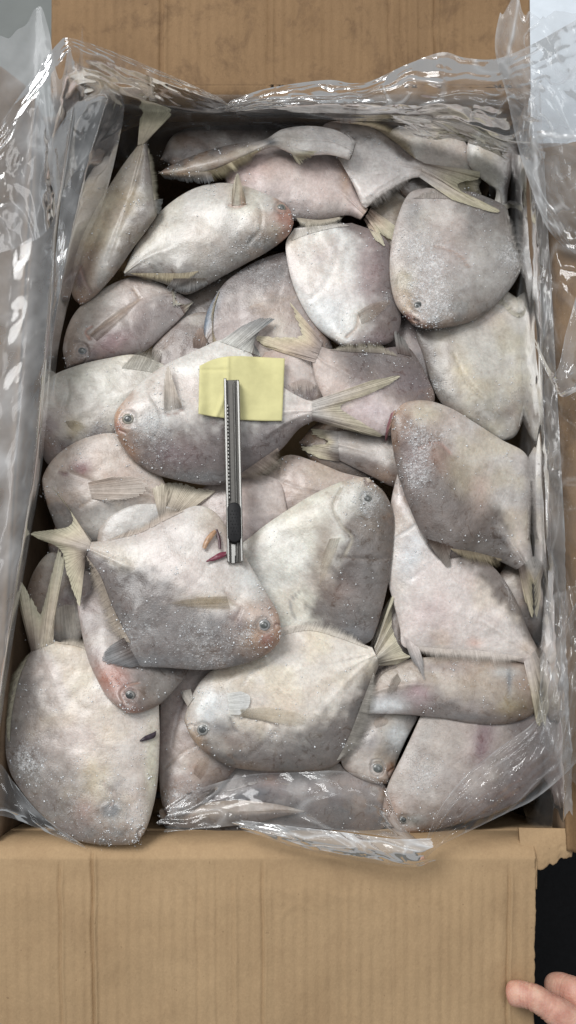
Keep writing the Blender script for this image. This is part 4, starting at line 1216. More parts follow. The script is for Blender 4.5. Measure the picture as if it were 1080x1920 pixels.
fish("large flesh white fish head down at the front left with a dark scrap on it",
     U=[(262, 1575), (240, 1584), (180, 1583), (130, 1570), (85, 1535), (45, 1490), (18, 1445), (10, 1390), (18, 1320), (35, 1260), (62, 1215)], L=[(262, 1575), (278, 1545), (292, 1490), (298, 1430), (299, 1350), (290, 1290), (240, 1250), (190, 1225), (150, 1210), (112, 1204), (100, 1200)],
     belly=(204, 194, 186), back=(176, 168, 160), side='U', split=.35, soft=.35, frost=.42, th=17, snout=(186, 164, 142), snout_k=.6, tailth=.35,
     paints=[(205, 1518, (26, 20), (112, 112, 114), .9), (160, 1520, (24, 26), (168, 136, 124), .7), (215, 1475, (24, 20), (150, 142, 142), .6), (180, 1450, (26, 40), (196, 182, 148), .6), (150, 1380, (60, 50), (210, 192, 186), .4), (230, 1560, (24, 12), (128, 120, 112), .7), (285, 1440, (12, 90), (206, 206, 180), .5)],
     frosts=[(50, 1420, 40, .9), (110, 1500, 70, .5), (220, 1540, 60, .5)],
     creases=[([(262, 1578), (258, 1562), (266, 1552)], 4, 1.8, (120, 98, 84)), ([(190, 1465), (215, 1492), (205, 1515)], 5, 1.2, (140, 116, 104)), ([(185, 1510), (205, 1500), (235, 1512), (240, 1535)], 4, 1.0, (150, 138, 126))],
     fins=[tail([(58, 1222), (100, 1205)], [(32, 1120), (36, 1085), (52, 1110), (70, 1140), (76, 1148), (85, 1120), (100, 1060), (112, 1025), (122, 1050), (105, 1130)], c0=(206, 180, 158), c1=(206, 204, 176), rays=30, rag=.12),
           edgefin('dorsal_fin', [(55, 1225), (35, 1275), (22, 1340), (18, 1390)], [(36, 1235), (18, 1290), (10, 1350), (8, 1400)], c0=(204, 200, 176), c1=(196, 194, 170), rays=50, rag=.3, fray=.4),
           edgefin('anal_fin', [(110, 1206), (145, 1212), (185, 1228)], [(112, 1198), (148, 1200), (188, 1216)], c0=(212, 202, 190), c1=(216, 206, 190), rays=30, rag=.3)], ice=1000)

fish("grey fish with rust orange face tucked beneath the dark flanked fish",
     U=[(238, 1337), (205, 1312), (185, 1280), (165, 1235), (152, 1180), (145, 1120), (160, 1070)], L=[(238, 1337), (265, 1336), (300, 1320), (330, 1290), (352, 1260), (360, 1200), (330, 1120)],
     belly=(160, 148, 144), back=(140, 128, 124), frost=.3, th=13, snout=(186, 122, 92), snout_k=1.0,
     paints=[(208, 1272, (24, 34, -20), (182, 110, 82), 1.0), (235, 1285, (12, 30, -20), (160, 96, 78), .6), (160, 1130, (18, 60), (136, 120, 118), .5), (300, 1290, (30, 30), (150, 146, 140), .6)],
     creases=[([(232, 1318), (226, 1300), (240, 1285), (262, 1280)], 4, 1.2, (160, 120, 100)), ([(230, 1322), (236, 1330)], 4, 1.4, (110, 50, 44)), ([(150, 1130), (170, 1110), (178, 1090)], 5, 1.0, (110, 98, 98))],
     eye=[(243, 1304, 12, (116, 116, 114))], ice=300)

fish("silvery fish with white gill flap and clear round eye, tail fanned toward the pink one",
     U=[(349, 1362), (346, 1345), (358, 1310), (378, 1275), (410, 1248), (470, 1215), (520, 1180), (560, 1172), (610, 1180), (660, 1200), (698, 1214)], L=[(349, 1362), (362, 1388), (395, 1418), (435, 1438), (490, 1446), (560, 1447), (610, 1442), (640, 1425), (662, 1385), (684, 1330), (700, 1275), (712, 1244)],
     belly=(216, 208, 198), back=(132, 126, 122), split=.42, soft=.32, frost=.22, th=17, snout=(206, 184, 160), snout_k=.6, tailth=.35,
     paints=[(400, 1330, (40, 40), (206, 210, 212), .9), (365, 1390, (16, 20), (208, 178, 148), .8), (440, 1385, (44, 24), (150, 132, 122), .7), (415, 1365, (26, 12), (128, 124, 126), .6), (520, 1340, (50, 16), (206, 190, 168), .6), (600, 1290, (60, 16, -30), (212, 196, 176), .4), (560, 1400, (70, 26), (126, 122, 120), .5), (690, 1250, (20, 20), (206, 196, 176), .5)],
     creases=[([(432, 1345), (440, 1368), (446, 1372)], 4, 1.5, (96, 88, 88)), ([(440, 1345), (490, 1350), (522, 1362)], 3, 1.3, (120, 106, 98)), ([(515, 1372), (490, 1400), (465, 1422)], 4, 1.2, (126, 116, 112)), ([(350, 1362), (358, 1358), (366, 1360)], 3, 1.2, (150, 130, 120)), ([(455, 1285), (470, 1262), (500, 1245)], 3, .6, (190, 186, 182)), ([(690, 1225), (620, 1240), (540, 1260)], 8, -.8), ([(695, 1235), (640, 1290), (600, 1340)], 8, -.7)],
     frosts=[(480, 1380, 60, .4)],
     eye=[(380, 1368, 13, (150, 152, 150))],
     fins=[tail([(700, 1208), (712, 1250)], [(728, 1125), (738, 1118), (735, 1160), (742, 1195), (757, 1222), (770, 1232), (745, 1245)], c0=(212, 204, 186), c1=(206, 200, 172), rays=22, rag=.06),
           edgefin('dorsal_fin', [(530, 1190), (580, 1182), (630, 1194), (690, 1216)], [(540, 1166), (588, 1166), (640, 1182), (692, 1206)], c0=(214, 206, 196), c1=(218, 212, 204), rays=44, rag=.35),
           edgefin('anal_fin', [(632, 1425), (655, 1380), (678, 1320), (700, 1262)], [(650, 1430), (675, 1388), (697, 1325), (712, 1262)], c0=(196, 192, 184), c1=(206, 204, 198), rays=50, rag=.2, fray=.35),
           dict(name='gill_flap', base=[(425, 1300), (432, 1340)], edge=[(452, 1296), (468, 1305), (466, 1325), (450, 1340)], c0=(208, 210, 210), c1=(214, 216, 216), rays=8, rag=.0, fray=.0, ray_dark=.03, lift=.002),
           dict(name='pelvic_fin', base=[(352, 1325), (362, 1310)], edge=[(340, 1305), (342, 1295), (358, 1292)], c0=(150, 144, 138), c1=(176, 172, 166), rays=6, rag=.05, fray=.0)],
     pect=[dict(base=[(450, 1330), (455, 1345)], edge=[(565, 1318), (580, 1340), (570, 1362), (530, 1360)], c0=(206, 192, 166), c1=(206, 196, 178), rays=16, rag=.1, ray_dark=.15)], ice=420)

fish("pale and purple fish under the note and knife, forked tail stretched out behind",
     U=[(214, 798), (216, 775), (235, 748), (270, 712), (310, 684), (365, 658), (420, 636), (460, 650), (490, 690), (530, 725), (570, 748), (592, 752)], L=[(214, 798), (222, 825), (250, 862), (290, 888), (340, 902), (395, 910), (440, 900), (490, 872), (530, 840), (560, 805), (590, 788)],
     belly=(208, 205, 200), back=(136, 120, 118), split=.16, soft=.26, frost=.35, th=17, snout=(198, 158, 126), snout_k=1.2, tailth=.35,
     paints=[(240, 845, (24, 14, 40), (196, 150, 116), .8), (222, 800, (10, 14), (178, 118, 96), .7), (330, 850, (50, 24), (132, 106, 108), .7), (430, 860, (60, 24), (116, 102, 102), .6), (380, 895, (70, 14), (130, 130, 132), .7), (560, 770, (30, 14), (214, 204, 200), .8), (510, 830, (26, 20), (96, 84, 84), .7), (290, 790, (30, 20), (200, 202, 204), .6)],
     frosts=[(300, 845, 60, .5), (280, 800, 40, .4)],
     creases=[([(282, 742), (298, 770), (300, 800), (285, 830)], 5, 1.1, (176, 170, 166)), ([(308, 776), (325, 778), (345, 765)], 4, 1.8, (134, 84, 60)), ([(222, 806), (236, 812)], 3, 1.2, (150, 100, 84)), ([(590, 770), (540, 790), (500, 815)], 7, -.6)],
     eye=[(240, 785, 14, (150, 148, 136))],
     fins=[tail([(584, 752), (586, 788)], [(700, 712), (755, 703), (735, 718), (690, 740), (640, 760), (660, 780), (718, 815), (700, 818), (650, 806)], c0=(206, 188, 172), c1=(170, 164, 138), rays=24, rag=.05, fray=.15),
           dict(name='dorsal_fin', base=[(412, 640), (488, 668)], edge=[(455, 610), (490, 595), (518, 596), (498, 604), (478, 640), (486, 660)], c0=(204, 202, 198), c1=(104, 114, 122), rays=22, rag=.08, fray=.15),
           edgefin('anal_fin', [(440, 895), (480, 868), (520, 840)], [(462, 905), (500, 888), (536, 850)], c0=(176, 160, 150), c1=(190, 178, 164), rays=36, rag=.3)],
     pect=[dict(base=[(308, 772), (342, 764)], edge=[(304, 672), (308, 664), (318, 690), (334, 735)], c0=(196, 172, 150), c1=(206, 194, 180), rays=9, rag=.04, fray=.05, tip_lift=.008, curl=.003)], ice=620)

fish("milk white backed fish with speckled grey lower half and orange cheeks, yellow tail crossing",
     U=[(528, 1182), (522, 1152), (500, 1112), (468, 1058), (432, 1000), (405, 962), (370, 948), (325, 965), (270, 995), (215, 1012), (170, 1016)], L=[(528, 1182), (522, 1205), (495, 1230), (445, 1248), (385, 1256), (310, 1252), (250, 1248), (225, 1225), (222, 1180), (200, 1120), (178, 1075), (158, 1044)],
     belly=(206, 198, 193), back=(144, 136, 134), split=.02, soft=.2, frost=.4, th=17, snout=(178, 132, 100), snout_k=1.1, tailth=.4,
     paints=[(478, 1195, (34, 24, -20), (190, 146, 104), .8), (480, 1145, (30, 18, 20), (190, 168, 154), .7), (500, 1200, (14, 14), (166, 100, 76), .7), (445, 1165, (12, 24), (150, 122, 116), .7), (400, 1128, (50, 12), (190, 168, 130), .8), (470, 1090, (40, 26, 50), (212, 216, 216), .7), (280, 1240, (80, 14), (122, 122, 126), .6), (330, 1180, (90, 30), (138, 132, 132), .4), (190, 1060, (10, 24, -30), (150, 140, 140), .6)],
     frosts=[(390, 1210, 70, .7), (260, 1190, 50, .6), (460, 1190, 30, .5)],
     creases=[([(420, 1105), (435, 1125), (452, 1140), (440, 1170), (450, 1195)], 5, 1.2, (150, 126, 112)), ([(528, 1172), (517, 1170), (515, 1176)], 4, 1.8, (110, 66, 56)), ([(382, 1072), (390, 1060), (402, 1048)], 3, .4)],
     eye=[(495, 1172, 14, (150, 152, 154))],
     fins=[tail([(172, 1012), (160, 1046)], [(92, 906), (100, 915), (130, 955), (128, 985), (62, 998), (66, 1008), (110, 1030), (125, 1080), (148, 1140), (152, 1100)], c0=(210, 188, 164), c1=(200, 196, 164), rays=26, rag=.06, fray=.2),
           edgefin('anal_fin', [(162, 1042), (188, 1080), (212, 1140), (245, 1205)], [(158, 1052), (176, 1092), (198, 1155), (222, 1215)], c0=(204, 190, 174), c1=(214, 202, 184), rays=46, rag=.3, fray=.45),
           dict(name='anal_fin', base=[(232, 1195), (262, 1248)], edge=[(205, 1212), (186, 1236), (200, 1246), (240, 1252)], c0=(140, 138, 140), c1=(104, 112, 122), rays=16, rag=.15, fray=.3),
           edgefin('dorsal_fin', [(200, 1014), (260, 1000), (310, 975), (345, 958)], [(210, 1004), (262, 988), (308, 962), (345, 950)], c0=(206, 190, 176), c1=(206, 190, 172), rays=40, rag=.3)],
     pect=[dict(base=[(425, 1118), (432, 1142)], edge=[(318, 1120), (315, 1130), (330, 1142)], c0=(196, 176, 132), c1=(180, 164, 140), rays=12, rag=.1, ray_dark=.2)], ice=900)

# ------------------------------------------------------------------ small scraps lying on the fish
def scrap(name, pts_u, pts_l, col, label, lift=.0012):
    n = 14
    A, B = curve(pts_u, n), curve(pts_l, n)
    K = 5
    t = np.linspace(0, 1, K)
    p = A[:, None] * (1 - t[None, :, None]) + B[:, None] * t[None, :, None]
    px, py = p[..., 0], p[..., 1]
    zz = sample(px, py) + lift + .0009 * np.sin(np.pi * t)[None] + .0004 * rng.random(px.shape)
    top = P(px, py, zz).reshape(-1, 3)
    bot = P(px, py, sample(px, py) - .0002).reshape(-1, 3)
    f = np.vstack([grid_faces(n, K), grid_faces(n, K, n * K)[:, ::-1]])
    o0 = tuple(bot.mean(0))
    cc = np.clip(lin(col) * (.88 + .24 * rng.random((2 * n * K, 1))), 0, 1)
    return tag(mesh_obj(name, np.vstack([top, bot]), f, M_MEAT, origin=o0, attrs={'Col': cc}), label, 'scrap')


scrap("fin_scrap", [(262, 1388), (272, 1380), (286, 1374), (293, 1370)], [(263, 1391), (276, 1388), (288, 1384), (292, 1380)], (58, 48, 56), "thin blackish scrap curled on the front left fish")
scrap("gill_scrap", [(386, 1052), (400, 1043), (412, 1036), (424, 1034)], [(387, 1054), (402, 1051), (416, 1046), (424, 1042)], (112, 50, 66), "crimson sliver beside the knife's lower end", .002)
scrap("flesh_scrap", [(379, 1026), (384, 1012), (393, 1000), (402, 993)], [(385, 1030), (392, 1018), (400, 1007), (407, 997)], (168, 134, 106), "small tan flesh scrap left of the knife slider", .003)
scrap("stalk_scrap", [(404, 992), (408, 1010), (410, 1030)], [(408, 992), (414, 1010), (415, 1030)], (84, 62, 66), "short dark stalk joining tan scrap and crimson sliver", .003)

# ------------------------------------------------------------------ yellow note
def yellow_note():
    nu, nv = 50, 40
    top = curve([(374, 686), (400, 674), (432, 668), (480, 669), (534, 672)], nu)
    bot = curve([(372, 776), (400, 781), (440, 786), (490, 789), (529, 789)], nu)
    t = np.linspace(0, 1, nv)
    p = top[:, None] * (1 - t[None, :, None]) + bot[:, None] * t[None, :, None]
    px, py = p[..., 0], p[..., 1]
    G = blur(H, 24)
    zz = sample(px, py, G)
    need = np.max(sample(px, py) - zz)
    zz = zz + max(0.0, need) * .75 + .0012
    zz = np.maximum(zz, sample(px, py, blur(H, 2)) + .0008)
    zz += .0016 * np.exp(-((px - 427 - (py > 700) * ((py - 700) / 80) ** 2 * -22) / 3.5) ** 2)
    zz += .0025 * sstep(395, 374, px) + .003 * sstep(505, 534, px) * sstep(740, 680, py) + .0008 * (fbm(px / 22, py / 22, 77) - .5)
    zz -= .0008 * np.exp(-((py - 694) / 3.0) ** 2) * (px < 430)
    a = P(px, py, zz).reshape(-1, 3)
    b = a.copy()
    b[:, 2] -= .00025
    n = nu * nv
    edge = np.r_[np.arange(nv), np.arange(1, nu) * nv + nv - 1, (nu - 1) * nv + np.arange(nv - 2, -1, -1), np.arange(nu - 2, 0, -1) * nv]
    e2 = np.roll(edge, -1)
    f = np.vstack([grid_faces(nu, nv), grid_faces(nu, nv, n)[:, ::-1], np.stack([edge, e2, e2 + n, edge + n], -1)])
    m = simple_mat("yellow_paper", tuple(lin((206, 200, 148))), .7, spec=.2, noise=.09, nscale=70, bump=.6)
    tag(mesh_obj("sticky_note", np.vstack([a, b]), f, m, origin=tuple(a.mean(0))), "square yellow paper note stuck on the fish under the knife", "note")
    splat(up2(px), up2(py), up2(zz))


yellow_note()


# ------------------------------------------------------------------ snap-off knife
def box_mesh(x0, x1, y0, y1, z0, z1, bev=.0003):
    b = bev
    vs, fs = [], []
    for (zz, s) in ((z0, b), (z0 + b, 0), (z1 - b, 0), (z1, b)):
        vs += [(x0 + s, y0 + s, zz), (x1 - s, y0 + s, zz), (x1 - s, y1 - s, zz), (x0 + s, y1 - s, zz)]
    fs.append((3, 2, 1, 0))
    for k in range(3):
        for i in range(4):
            fs.append((4 * k + i, 4 * k + (i + 1) % 4, 4 * k + 4 + (i + 1) % 4, 4 * k + 4 + i))
    fs.append((12, 13, 14, 15))
    return np.array(vs, float), fs


def join(parts):
    vs, fs, o = [], [], 0
    for v, f in parts:
        vs.append(v)
        fs += [tuple(i + o for i in q) for q in f]
        o += len(v)
    return np.vstack(vs), fs


def knife():
    from mathutils import Matrix, Vector
    ya, yb = 712, 1055
    cx = lambda y: 434.5 + (y - 712) * (441.5 - 434.5) / 343
    ys = np.linspace(ya, yb, 80)
    G = sample(cx(ys)[:, None] + np.linspace(-15, 15, 7)[None], np.broadcast_to(ys[:, None], (80, 7))).max(1)
    # resting line over the highest points
    best = None
    for s in np.linspace(-.00012, .00012, 49):
        o = np.max(G - s * (ys - ya))
        cost = np.mean(o + s * (ys - ya) - G)
        if best is None or cost < best[0]:
            best = (cost, s, o)
    _, s, o = best
    za, zb = o + .0004, o + s * (yb - ya) + .0004
    A, B = Vector(P(cx(ya), ya, za)), Vector(P(cx(yb), yb, zb))
    Lk = (B - A).length
    wk = 31 * .00035
    yax = (A - B).normalized()
    zax = Vector((0, 0, 1))
    xax = yax.cross(zax).normalized()
    zax = xax.cross(yax)
    root = thing("utility_knife", tuple((A + B) / 2), "slim steel snap-off knife with black slider lying across two fish", "knife")
    root.rotation_euler = Matrix((xax, yax, zax)).transposed().to_euler()
    h = Lk / 2
    w2 = wk / 2
    steel = simple_mat("brushed_steel", tuple(lin((150, 149, 146))), .36, metal=1.0, noise=.08, nscale=900)
    dark = simple_mat("dark_steel", tuple(lin((84, 82, 79))), .5, metal=.7, noise=.12, nscale=700)
    blk = simple_mat("black_plastic", (.008, .008, .009), .6, spec=.3, noise=.2, nscale=600)
    # sheath: floor and two folded rails, slanted nose
    nose = .004
    v, f = box_mesh(-w2 + .0004, w2 - .0004, -h, h - .0005, .0003, .0011)
    mesh_obj("sheath", v, f, dark, parent=root, smooth=False)

    def rail(x0, x1, y0, y1, z1, chop):
        v, f = box_mesh(x0, x1, y0, y1, .0001, z1, .00045)
        top = v[:, 1] > y1 - .001
        v[top, 1] -= chop * (v[top, 0] - min(x0, x1)) / abs(x1 - x0)
        return v, f
    v, f = rail(-w2, -w2 + .0019, -h, h, .0040, -.0)
    # pointed nose of the left rail
    mesh_obj("rail", v, f, steel, parent=root, smooth=False)
    v, f = rail(w2 - .0019, w2, -h, h - .0012, .0040, .0014)
    mesh_obj("rail", v, f, steel, parent=root, smooth=False)
    v, f = box_mesh(w2 - .0042, w2 - .0033, -h + .001, h - .0012, .0004, .0030, .0004)
    mesh_obj("inner_rail", v, f, steel, parent=root, smooth=False)
    # rack of teeth beside the left rail
    teeth = []
    y = h - .020
    while y > -h + .042:
        teeth.append(box_mesh(-w2 + .0019, -w2 + .0027, y - .0008, y + .0008, .0006, .0037, .0002))
        y -= .0026
    v, f = join(teeth)
    mesh_obj("tooth_rack", v, f, steel, parent=root, smooth=False)
    v, f = box_mesh(-w2 + .0034, w2 - .0048, -h + .03, h - .004, .0013, .0017, .0001)
    mesh_obj("blade", v, f, dark, parent=root, smooth=False)
    v, f = dome(0, -h + .0400, .0010, .0005, .0017)
    mesh_obj("rivet", v, f, blk, parent=root)
    # slider: rounded bar with grip dots
    sy0, sy1, sw_ = -h + .0128, -h + .0405, .0046
    n = 40
    ring = []
    for i in range(n):
        a = 2 * math.pi * i / n
        cy_ = (sy1 - sw_) if math.sin(a) >= 0 else (sy0 + sw_)
        ring.append((sw_ * math.cos(a), cy_ + sw_ * math.sin(a)))
    ring = np.array(ring)
    cen = np.array([0, (sy0 + sy1) / 2])
    vs = []
    for (sc, zz) in ((1, .0015), (1, .0044), (.94, .0052), (.84, .0056)):
        q = ring.copy()
        q[:, 0] *= sc
        q[:, 1] = cen[1] + (q[:, 1] - cen[1]) * (1 - (1 - sc) * .35)
        vs += [(x, y_, zz) for x, y_ in q]
    fs = [tuple(range(3 * n, 4 * n))]
    for k in range(3):
        for i in range(n):
            fs.append((k * n + i, k * n + (i + 1) % n, (k + 1) * n + (i + 1) % n, (k + 1) * n + i))
    so = mesh_obj("slider", np.array(vs), fs, blk, parent=root)
    for r in range(8):
        for c_ in (-1, 0, 1):
            v, f = dome(c_ * .0019 + (.00095 if r % 2 else 0) - .0004, sy0 + .0055 + r * .0023, .00045, .00035, .0056, n=8, m=2)
            mesh_obj("grip_dot", v, f, blk, parent=so)
    # end clip
    v, f = box_mesh(-w2 + .0028, w2 - .0050, -h - .0006, -h + .0125, .0011, .0016, .0002)
    mesh_obj("end_clip", v, f, steel, parent=root, smooth=False)
    v, f = box_mesh(-.0003, .0003, -h - .0007, -h + .0045, .0016, .0021, .0001)
    mesh_obj("clip_slot", v, f, blk, parent=root, smooth=False)
    return root


knife()


# ------------------------------------------------------------------ plastic liner
liner = thing("plastic_liner", (0, BO[1], .01), "crumpled clear plastic bag lining the carton and spilling over its rim", "plastic bag")
LO = (0, BO[1], .01)


def film(rows, nu=180, nv=70, amp=3.0, fine=.8, mat=None, haze=1.0, seed=0, along=1.0, across=1.0, clear=True, hz_edge=.8, gather=0.0, crump=.15, crease=1.0):
    """loft through guide rows (px, py, z); folds run mostly along the rows"""
    R = np.stack([curve(r, nu) for r in rows])                    # rows x nu x 3
    k = len(rows)
    D = np.stack([curve(R[:, i], np.linspace(0, 1, nv)) if False else np.stack([np.interp(np.linspace(0, k - 1, nv), np.arange(k), R[:, i, d]) for d in range(3)], -1) for i in range(nu)])
    # round the loft across rows a little
    for _ in range(10):
        D[:, 1:-1] = (D[:, :-2] + 2 * D[:, 1:-1] + D[:, 2:]) / 4
    # torn, uneven ends
    uu = np.linspace(0, 1, nu)[:, None]
    tv = np.linspace(0, 4, nv)[None]
    dirn = np.gradient(D, axis=0) * nu
    jag = (fbm(tv * 1.3, tv * 0 + seed, seed + 71) - .5)
    D = D + dirn * (jag * .16 * (sstep(.18, 0, uu) if False else np.clip(1 - uu / .2, 0, 1) ** 2))[..., None] + dirn * (fbm(tv * 1.3, tv * 0 + seed, seed + 72) - .5)[..., None] * (.16 * np.clip(1 - (1 - uu) / .2, 0, 1) ** 2)[..., None]
    px, py, z = D[..., 0].copy(), D[..., 1].copy(), D[..., 2].copy()
    Lx = np.r_[0, np.cumsum(np.linalg.norm(np.diff(D[:, nv // 2, :2], axis=0), axis=1))]
    Wx = np.linalg.norm(np.diff(D[nu // 2, :, :2], axis=0), axis=1).sum()
    u = np.broadcast_to(Lx[:, None], px.shape)
    v = np.broadcast_to(np.linspace(0, max(Wx, 60), nv)[None], px.shape)
    wu = u + 60 * (fbm(u / 130, v / 90, seed + 2) - .5)
    wv = v + 40 * (fbm(u / 110, v / 80, seed + 4) - .5)
    rid = lambda x, y, s: 1 - np.abs(2 * vnoise(x, y, s) - 1)
    d = 1.5 * tnoise(wu / (75 * along), wv / (34 * across), seed + 11) + .7 * tnoise((wu + .7 * wv) / (38 * along), (wv - .5 * wu) / (22 * across), seed + 12) \
        + (.12 + crump) * tnoise((wu - wv) / 17, (wv + .4 * wu) / 12, seed + 13)
    d2 = tnoise(wu / 9, wv / 7, seed + 14)
    # thin sharp creases where the film has been crushed
    cr = lambda x, y, s, w_: np.exp(-(np.abs(2 * vnoise(x, y, s) - 1) / w_) ** 2)
    ck = cr(wu / (95 * along), wv / (40 * across), seed + 21, .055) + .8 * cr((wu + .6 * wv) / 48, (wv - .4 * wu) / 34, seed + 22, .05) * sstep(.4, .6, fbm(wu / 90, wv / 60, seed + 23))
    if gather:
        d = d + gather * rid(wu / 260, wv / 9, seed + 15)
    edge = sstep(0, .06, np.linspace(0, 1, nv))[None] * 0 + 1
    z = z + amp / 1000 * (d - 1.1) * edge + fine * .2 / 1000 * (d2 - .5) + .0007 * crease * ck
    if clear:
        hs = sample(px, py, np.maximum(blur(H, 3), H))
        z = np.maximum(z, hs + .0012 + .0008 * d)
    hz = haze * (.45 + .9 * fbm(wu / 55, wv / 40, seed + 8))
    hz = hz + 1.8 * crease * ck
    t = np.linspace(0, 1, nv)[None]
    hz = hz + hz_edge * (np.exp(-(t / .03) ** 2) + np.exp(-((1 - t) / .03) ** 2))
    o = mesh_obj("film_sheet", P(px, py, z).reshape(-1, 3), grid_faces(nu, nv), mat or M_FILM, parent=liner, origin=LO, attrs={'haze': hz.ravel()})
    return o


# liner lying against the right and far walls
yy = np.linspace(BY0 + .03, BY1 - .02, 9)
film([[W2P(.166, y, .17) for y in yy], [W2P(.1705, y, .21) for y in yy], [W2P(.1735, y, .24) for y in yy], [W2P(.179, y, .2545) for y in yy], [W2P(.187, y, .259) for y in yy]],
     nu=220, nv=50, amp=1.6, fine=.5, mat=M_FILM_MILKY, haze=1.5, seed=31, along=2, across=1.0, clear=False)
xx = np.linspace(BX0 + .01, BX1 - .01, 9)
film([[W2P(x, BY1 - .016, .17) for x in xx], [W2P(x, BY1 - .0145, .21) for x in xx], [W2P(x, BY1 - .0125, .24) for x in xx], [W2P(x, BY1 - .006, .2545) for x in xx]],
     nu=200, nv=50, amp=1.8, fine=.4, mat=M_FILM_SOFT, haze=1.2, seed=32, along=2, across=1.2, clear=False)
# left sheet: comes up out of the carton, folds over and lies on the left flap
edgeL = [(150, 95), (150, 170), (140, 250), (126, 340), (112, 430), (106, 520), (98, 620), (88, 740), (74, 880), (56, 990), (36, 1110), (16, 1240), (-4, 1380), (-20, 1480)]
zl = lambda y: .032 * float(np.clip((430 - y) / 330, 0, 1))
film([[(x + 6, y, .20 + 2 * zl(y)) for x, y in edgeL], [(x + 1, y, .262 + zl(y)) for x, y in edgeL], [(x - 6, y, .282 + zl(y)) for x, y in edgeL], [(x - 42, y, .292 + zl(y)) for x, y in edgeL], [(x - 90, y, .294 + zl(y)) for x, y in edgeL], [(x - 170, y, .31 + zl(y)) for x, y in edgeL]],
     nu=240, nv=90, amp=2.4, fine=.4, mat=M_FILM_SOFT, haze=3.6, seed=1, along=3.4, across=1.7, clear=False, crump=0, crease=.6)
# second ply inside it
film([[(238, 165, .272), (226, 250, .262), (197, 370, .25), (162, 450, .245), (136, 540, .24), (112, 640, .235), (100, 740, .23)],
      [(205, 170, .288), (170, 280, .285), (143, 400, .28), (122, 500, .28), (106, 590, .27), (98, 650, .265), (90, 740, .26)],
      [(150, 150, .29), (125, 260, .29), (112, 400, .285), (104, 480, .28), (96, 560, .272), (88, 640, .265), (82, 740, .26)]],
     amp=3, mat=M_FILM_SOFT, haze=3.0, seed=2, along=3, across=1.4, gather=.2, crump=0, crease=.5)
# tent at the far left corner
film([[(-20, 262, .31), (0, 232, .315), (58, 150, .325), (108, 82, .335), (135, 72, .338), (220, 100, .325), (330, 146, .305), (432, 192, .28)],
      [(-20, 290, .312), (4, 262, .318), (66, 178, .326), (118, 112, .335), (140, 100, .335), (222, 122, .322), (330, 162, .30), (432, 200, .275)],
      [(-20, 380, .305), (20, 340, .31), (80, 270, .312), (130, 190, .312), (190, 172, .30), (290, 195, .28), (380, 212, .262), (440, 212, .25)],
      [(-20, 480, .298), (40, 460, .298), (90, 430, .295), (135, 330, .27), (215, 240, .235), (310, 225, .215), (400, 222, .21), (450, 222, .22)]],
     nu=200, nv=90, amp=5, fine=.5, haze=.75, seed=3, along=1.6, across=2.4, clear=False, crump=.06)
# film hanging down the far wall
film([[(140, 200, .262), (240, 196, .262), (340, 200, .262), (440, 200, .265), (560, 196, .268)], [(150, 240, .23), (250, 228, .228), (350, 222, .225), (450, 216, .225), (560, 214, .23)],
      [(160, 300, .18), (260, 272, .175), (360, 256, .17), (460, 246, .17), (560, 240, .175)]], nv=50, amp=3.5, haze=.7, seed=14, clear=False)
# gathered band along the far rim
film([[(430, 190, .277), (500, 166, .282), (610, 150, .292), (660, 156, .292), (700, 150, .294), (760, 122, .304), (828, 98, .312), (870, 108, .31), (930, 110, .305), (1000, 82, .306), (1110, 20, .30)],
      [(430, 200, .272), (515, 186, .288), (620, 176, .298), (740, 166, .304), (840, 150, .312), (960, 148, .31), (1110, 100, .305)],
      [(436, 210, .266), (530, 202, .286), (630, 196, .294), (740, 196, .298), (850, 196, .30), (960, 205, .298), (1110, 190, .295)],
      [(440, 216, .252), (540, 212, .268), (640, 214, .274), (740, 216, .278), (860, 232, .278), (965, 268, .276), (1110, 262, .28)],
      [(450, 224, .225), (550, 222, .228), (650, 226, .235), (750, 230, .24), (860, 250, .24), (970, 290, .25), (1110, 320, .26)]],
     nu=280, nv=110, amp=4.2, fine=.8, mat=M_FILM_MILKY, haze=.8, seed=4, along=1.8, across=1.1, clear=False, gather=.35)
# loose scraps of the gather hanging over the far right fish
film([[(735, 214, .272), (790, 222, .272), (850, 232, .27), (900, 240, .27), (960, 262, .27)], [(752, 236, .262), (800, 246, .258), (850, 248, .255), (905, 262, .255), (955, 280, .255)], [(760, 252, .255), (815, 262, .25), (850, 260, .245), (915, 282, .245), (950, 300, .245)]],
     nu=90, nv=40, amp=5, haze=.9, seed=15, across=.7)
# far right corner: broad milky sheet
film([[(940, 8, .345), (928, 90, .328), (950, 180, .31), (968, 262, .295), (988, 330, .285), (1022, 420, .28), (1052, 458, .275)],
      [(985, 20, .35), (985, 110, .335), (1005, 200, .318), (1024, 290, .305), (1040, 370, .295), (1060, 430, .288), (1075, 462, .28)],
      [(1030, 30, .35), (1050, 130, .335), (1068, 220, .32), (1085, 310, .31), (1100, 400, .30), (1110, 440, .29), (1118, 470, .285)],
      [(1110, 20, .34), (1120, 130, .33), (1130, 230, .32), (1140, 330, .31), (1150, 400, .30), (1160, 450, .29), (1170, 480, .285)]],
     nu=150, nv=80, amp=5.0, fine=.8, mat=M_FILM_MILKY, haze=1.15, seed=5, along=1.5, across=1.6, clear=False)
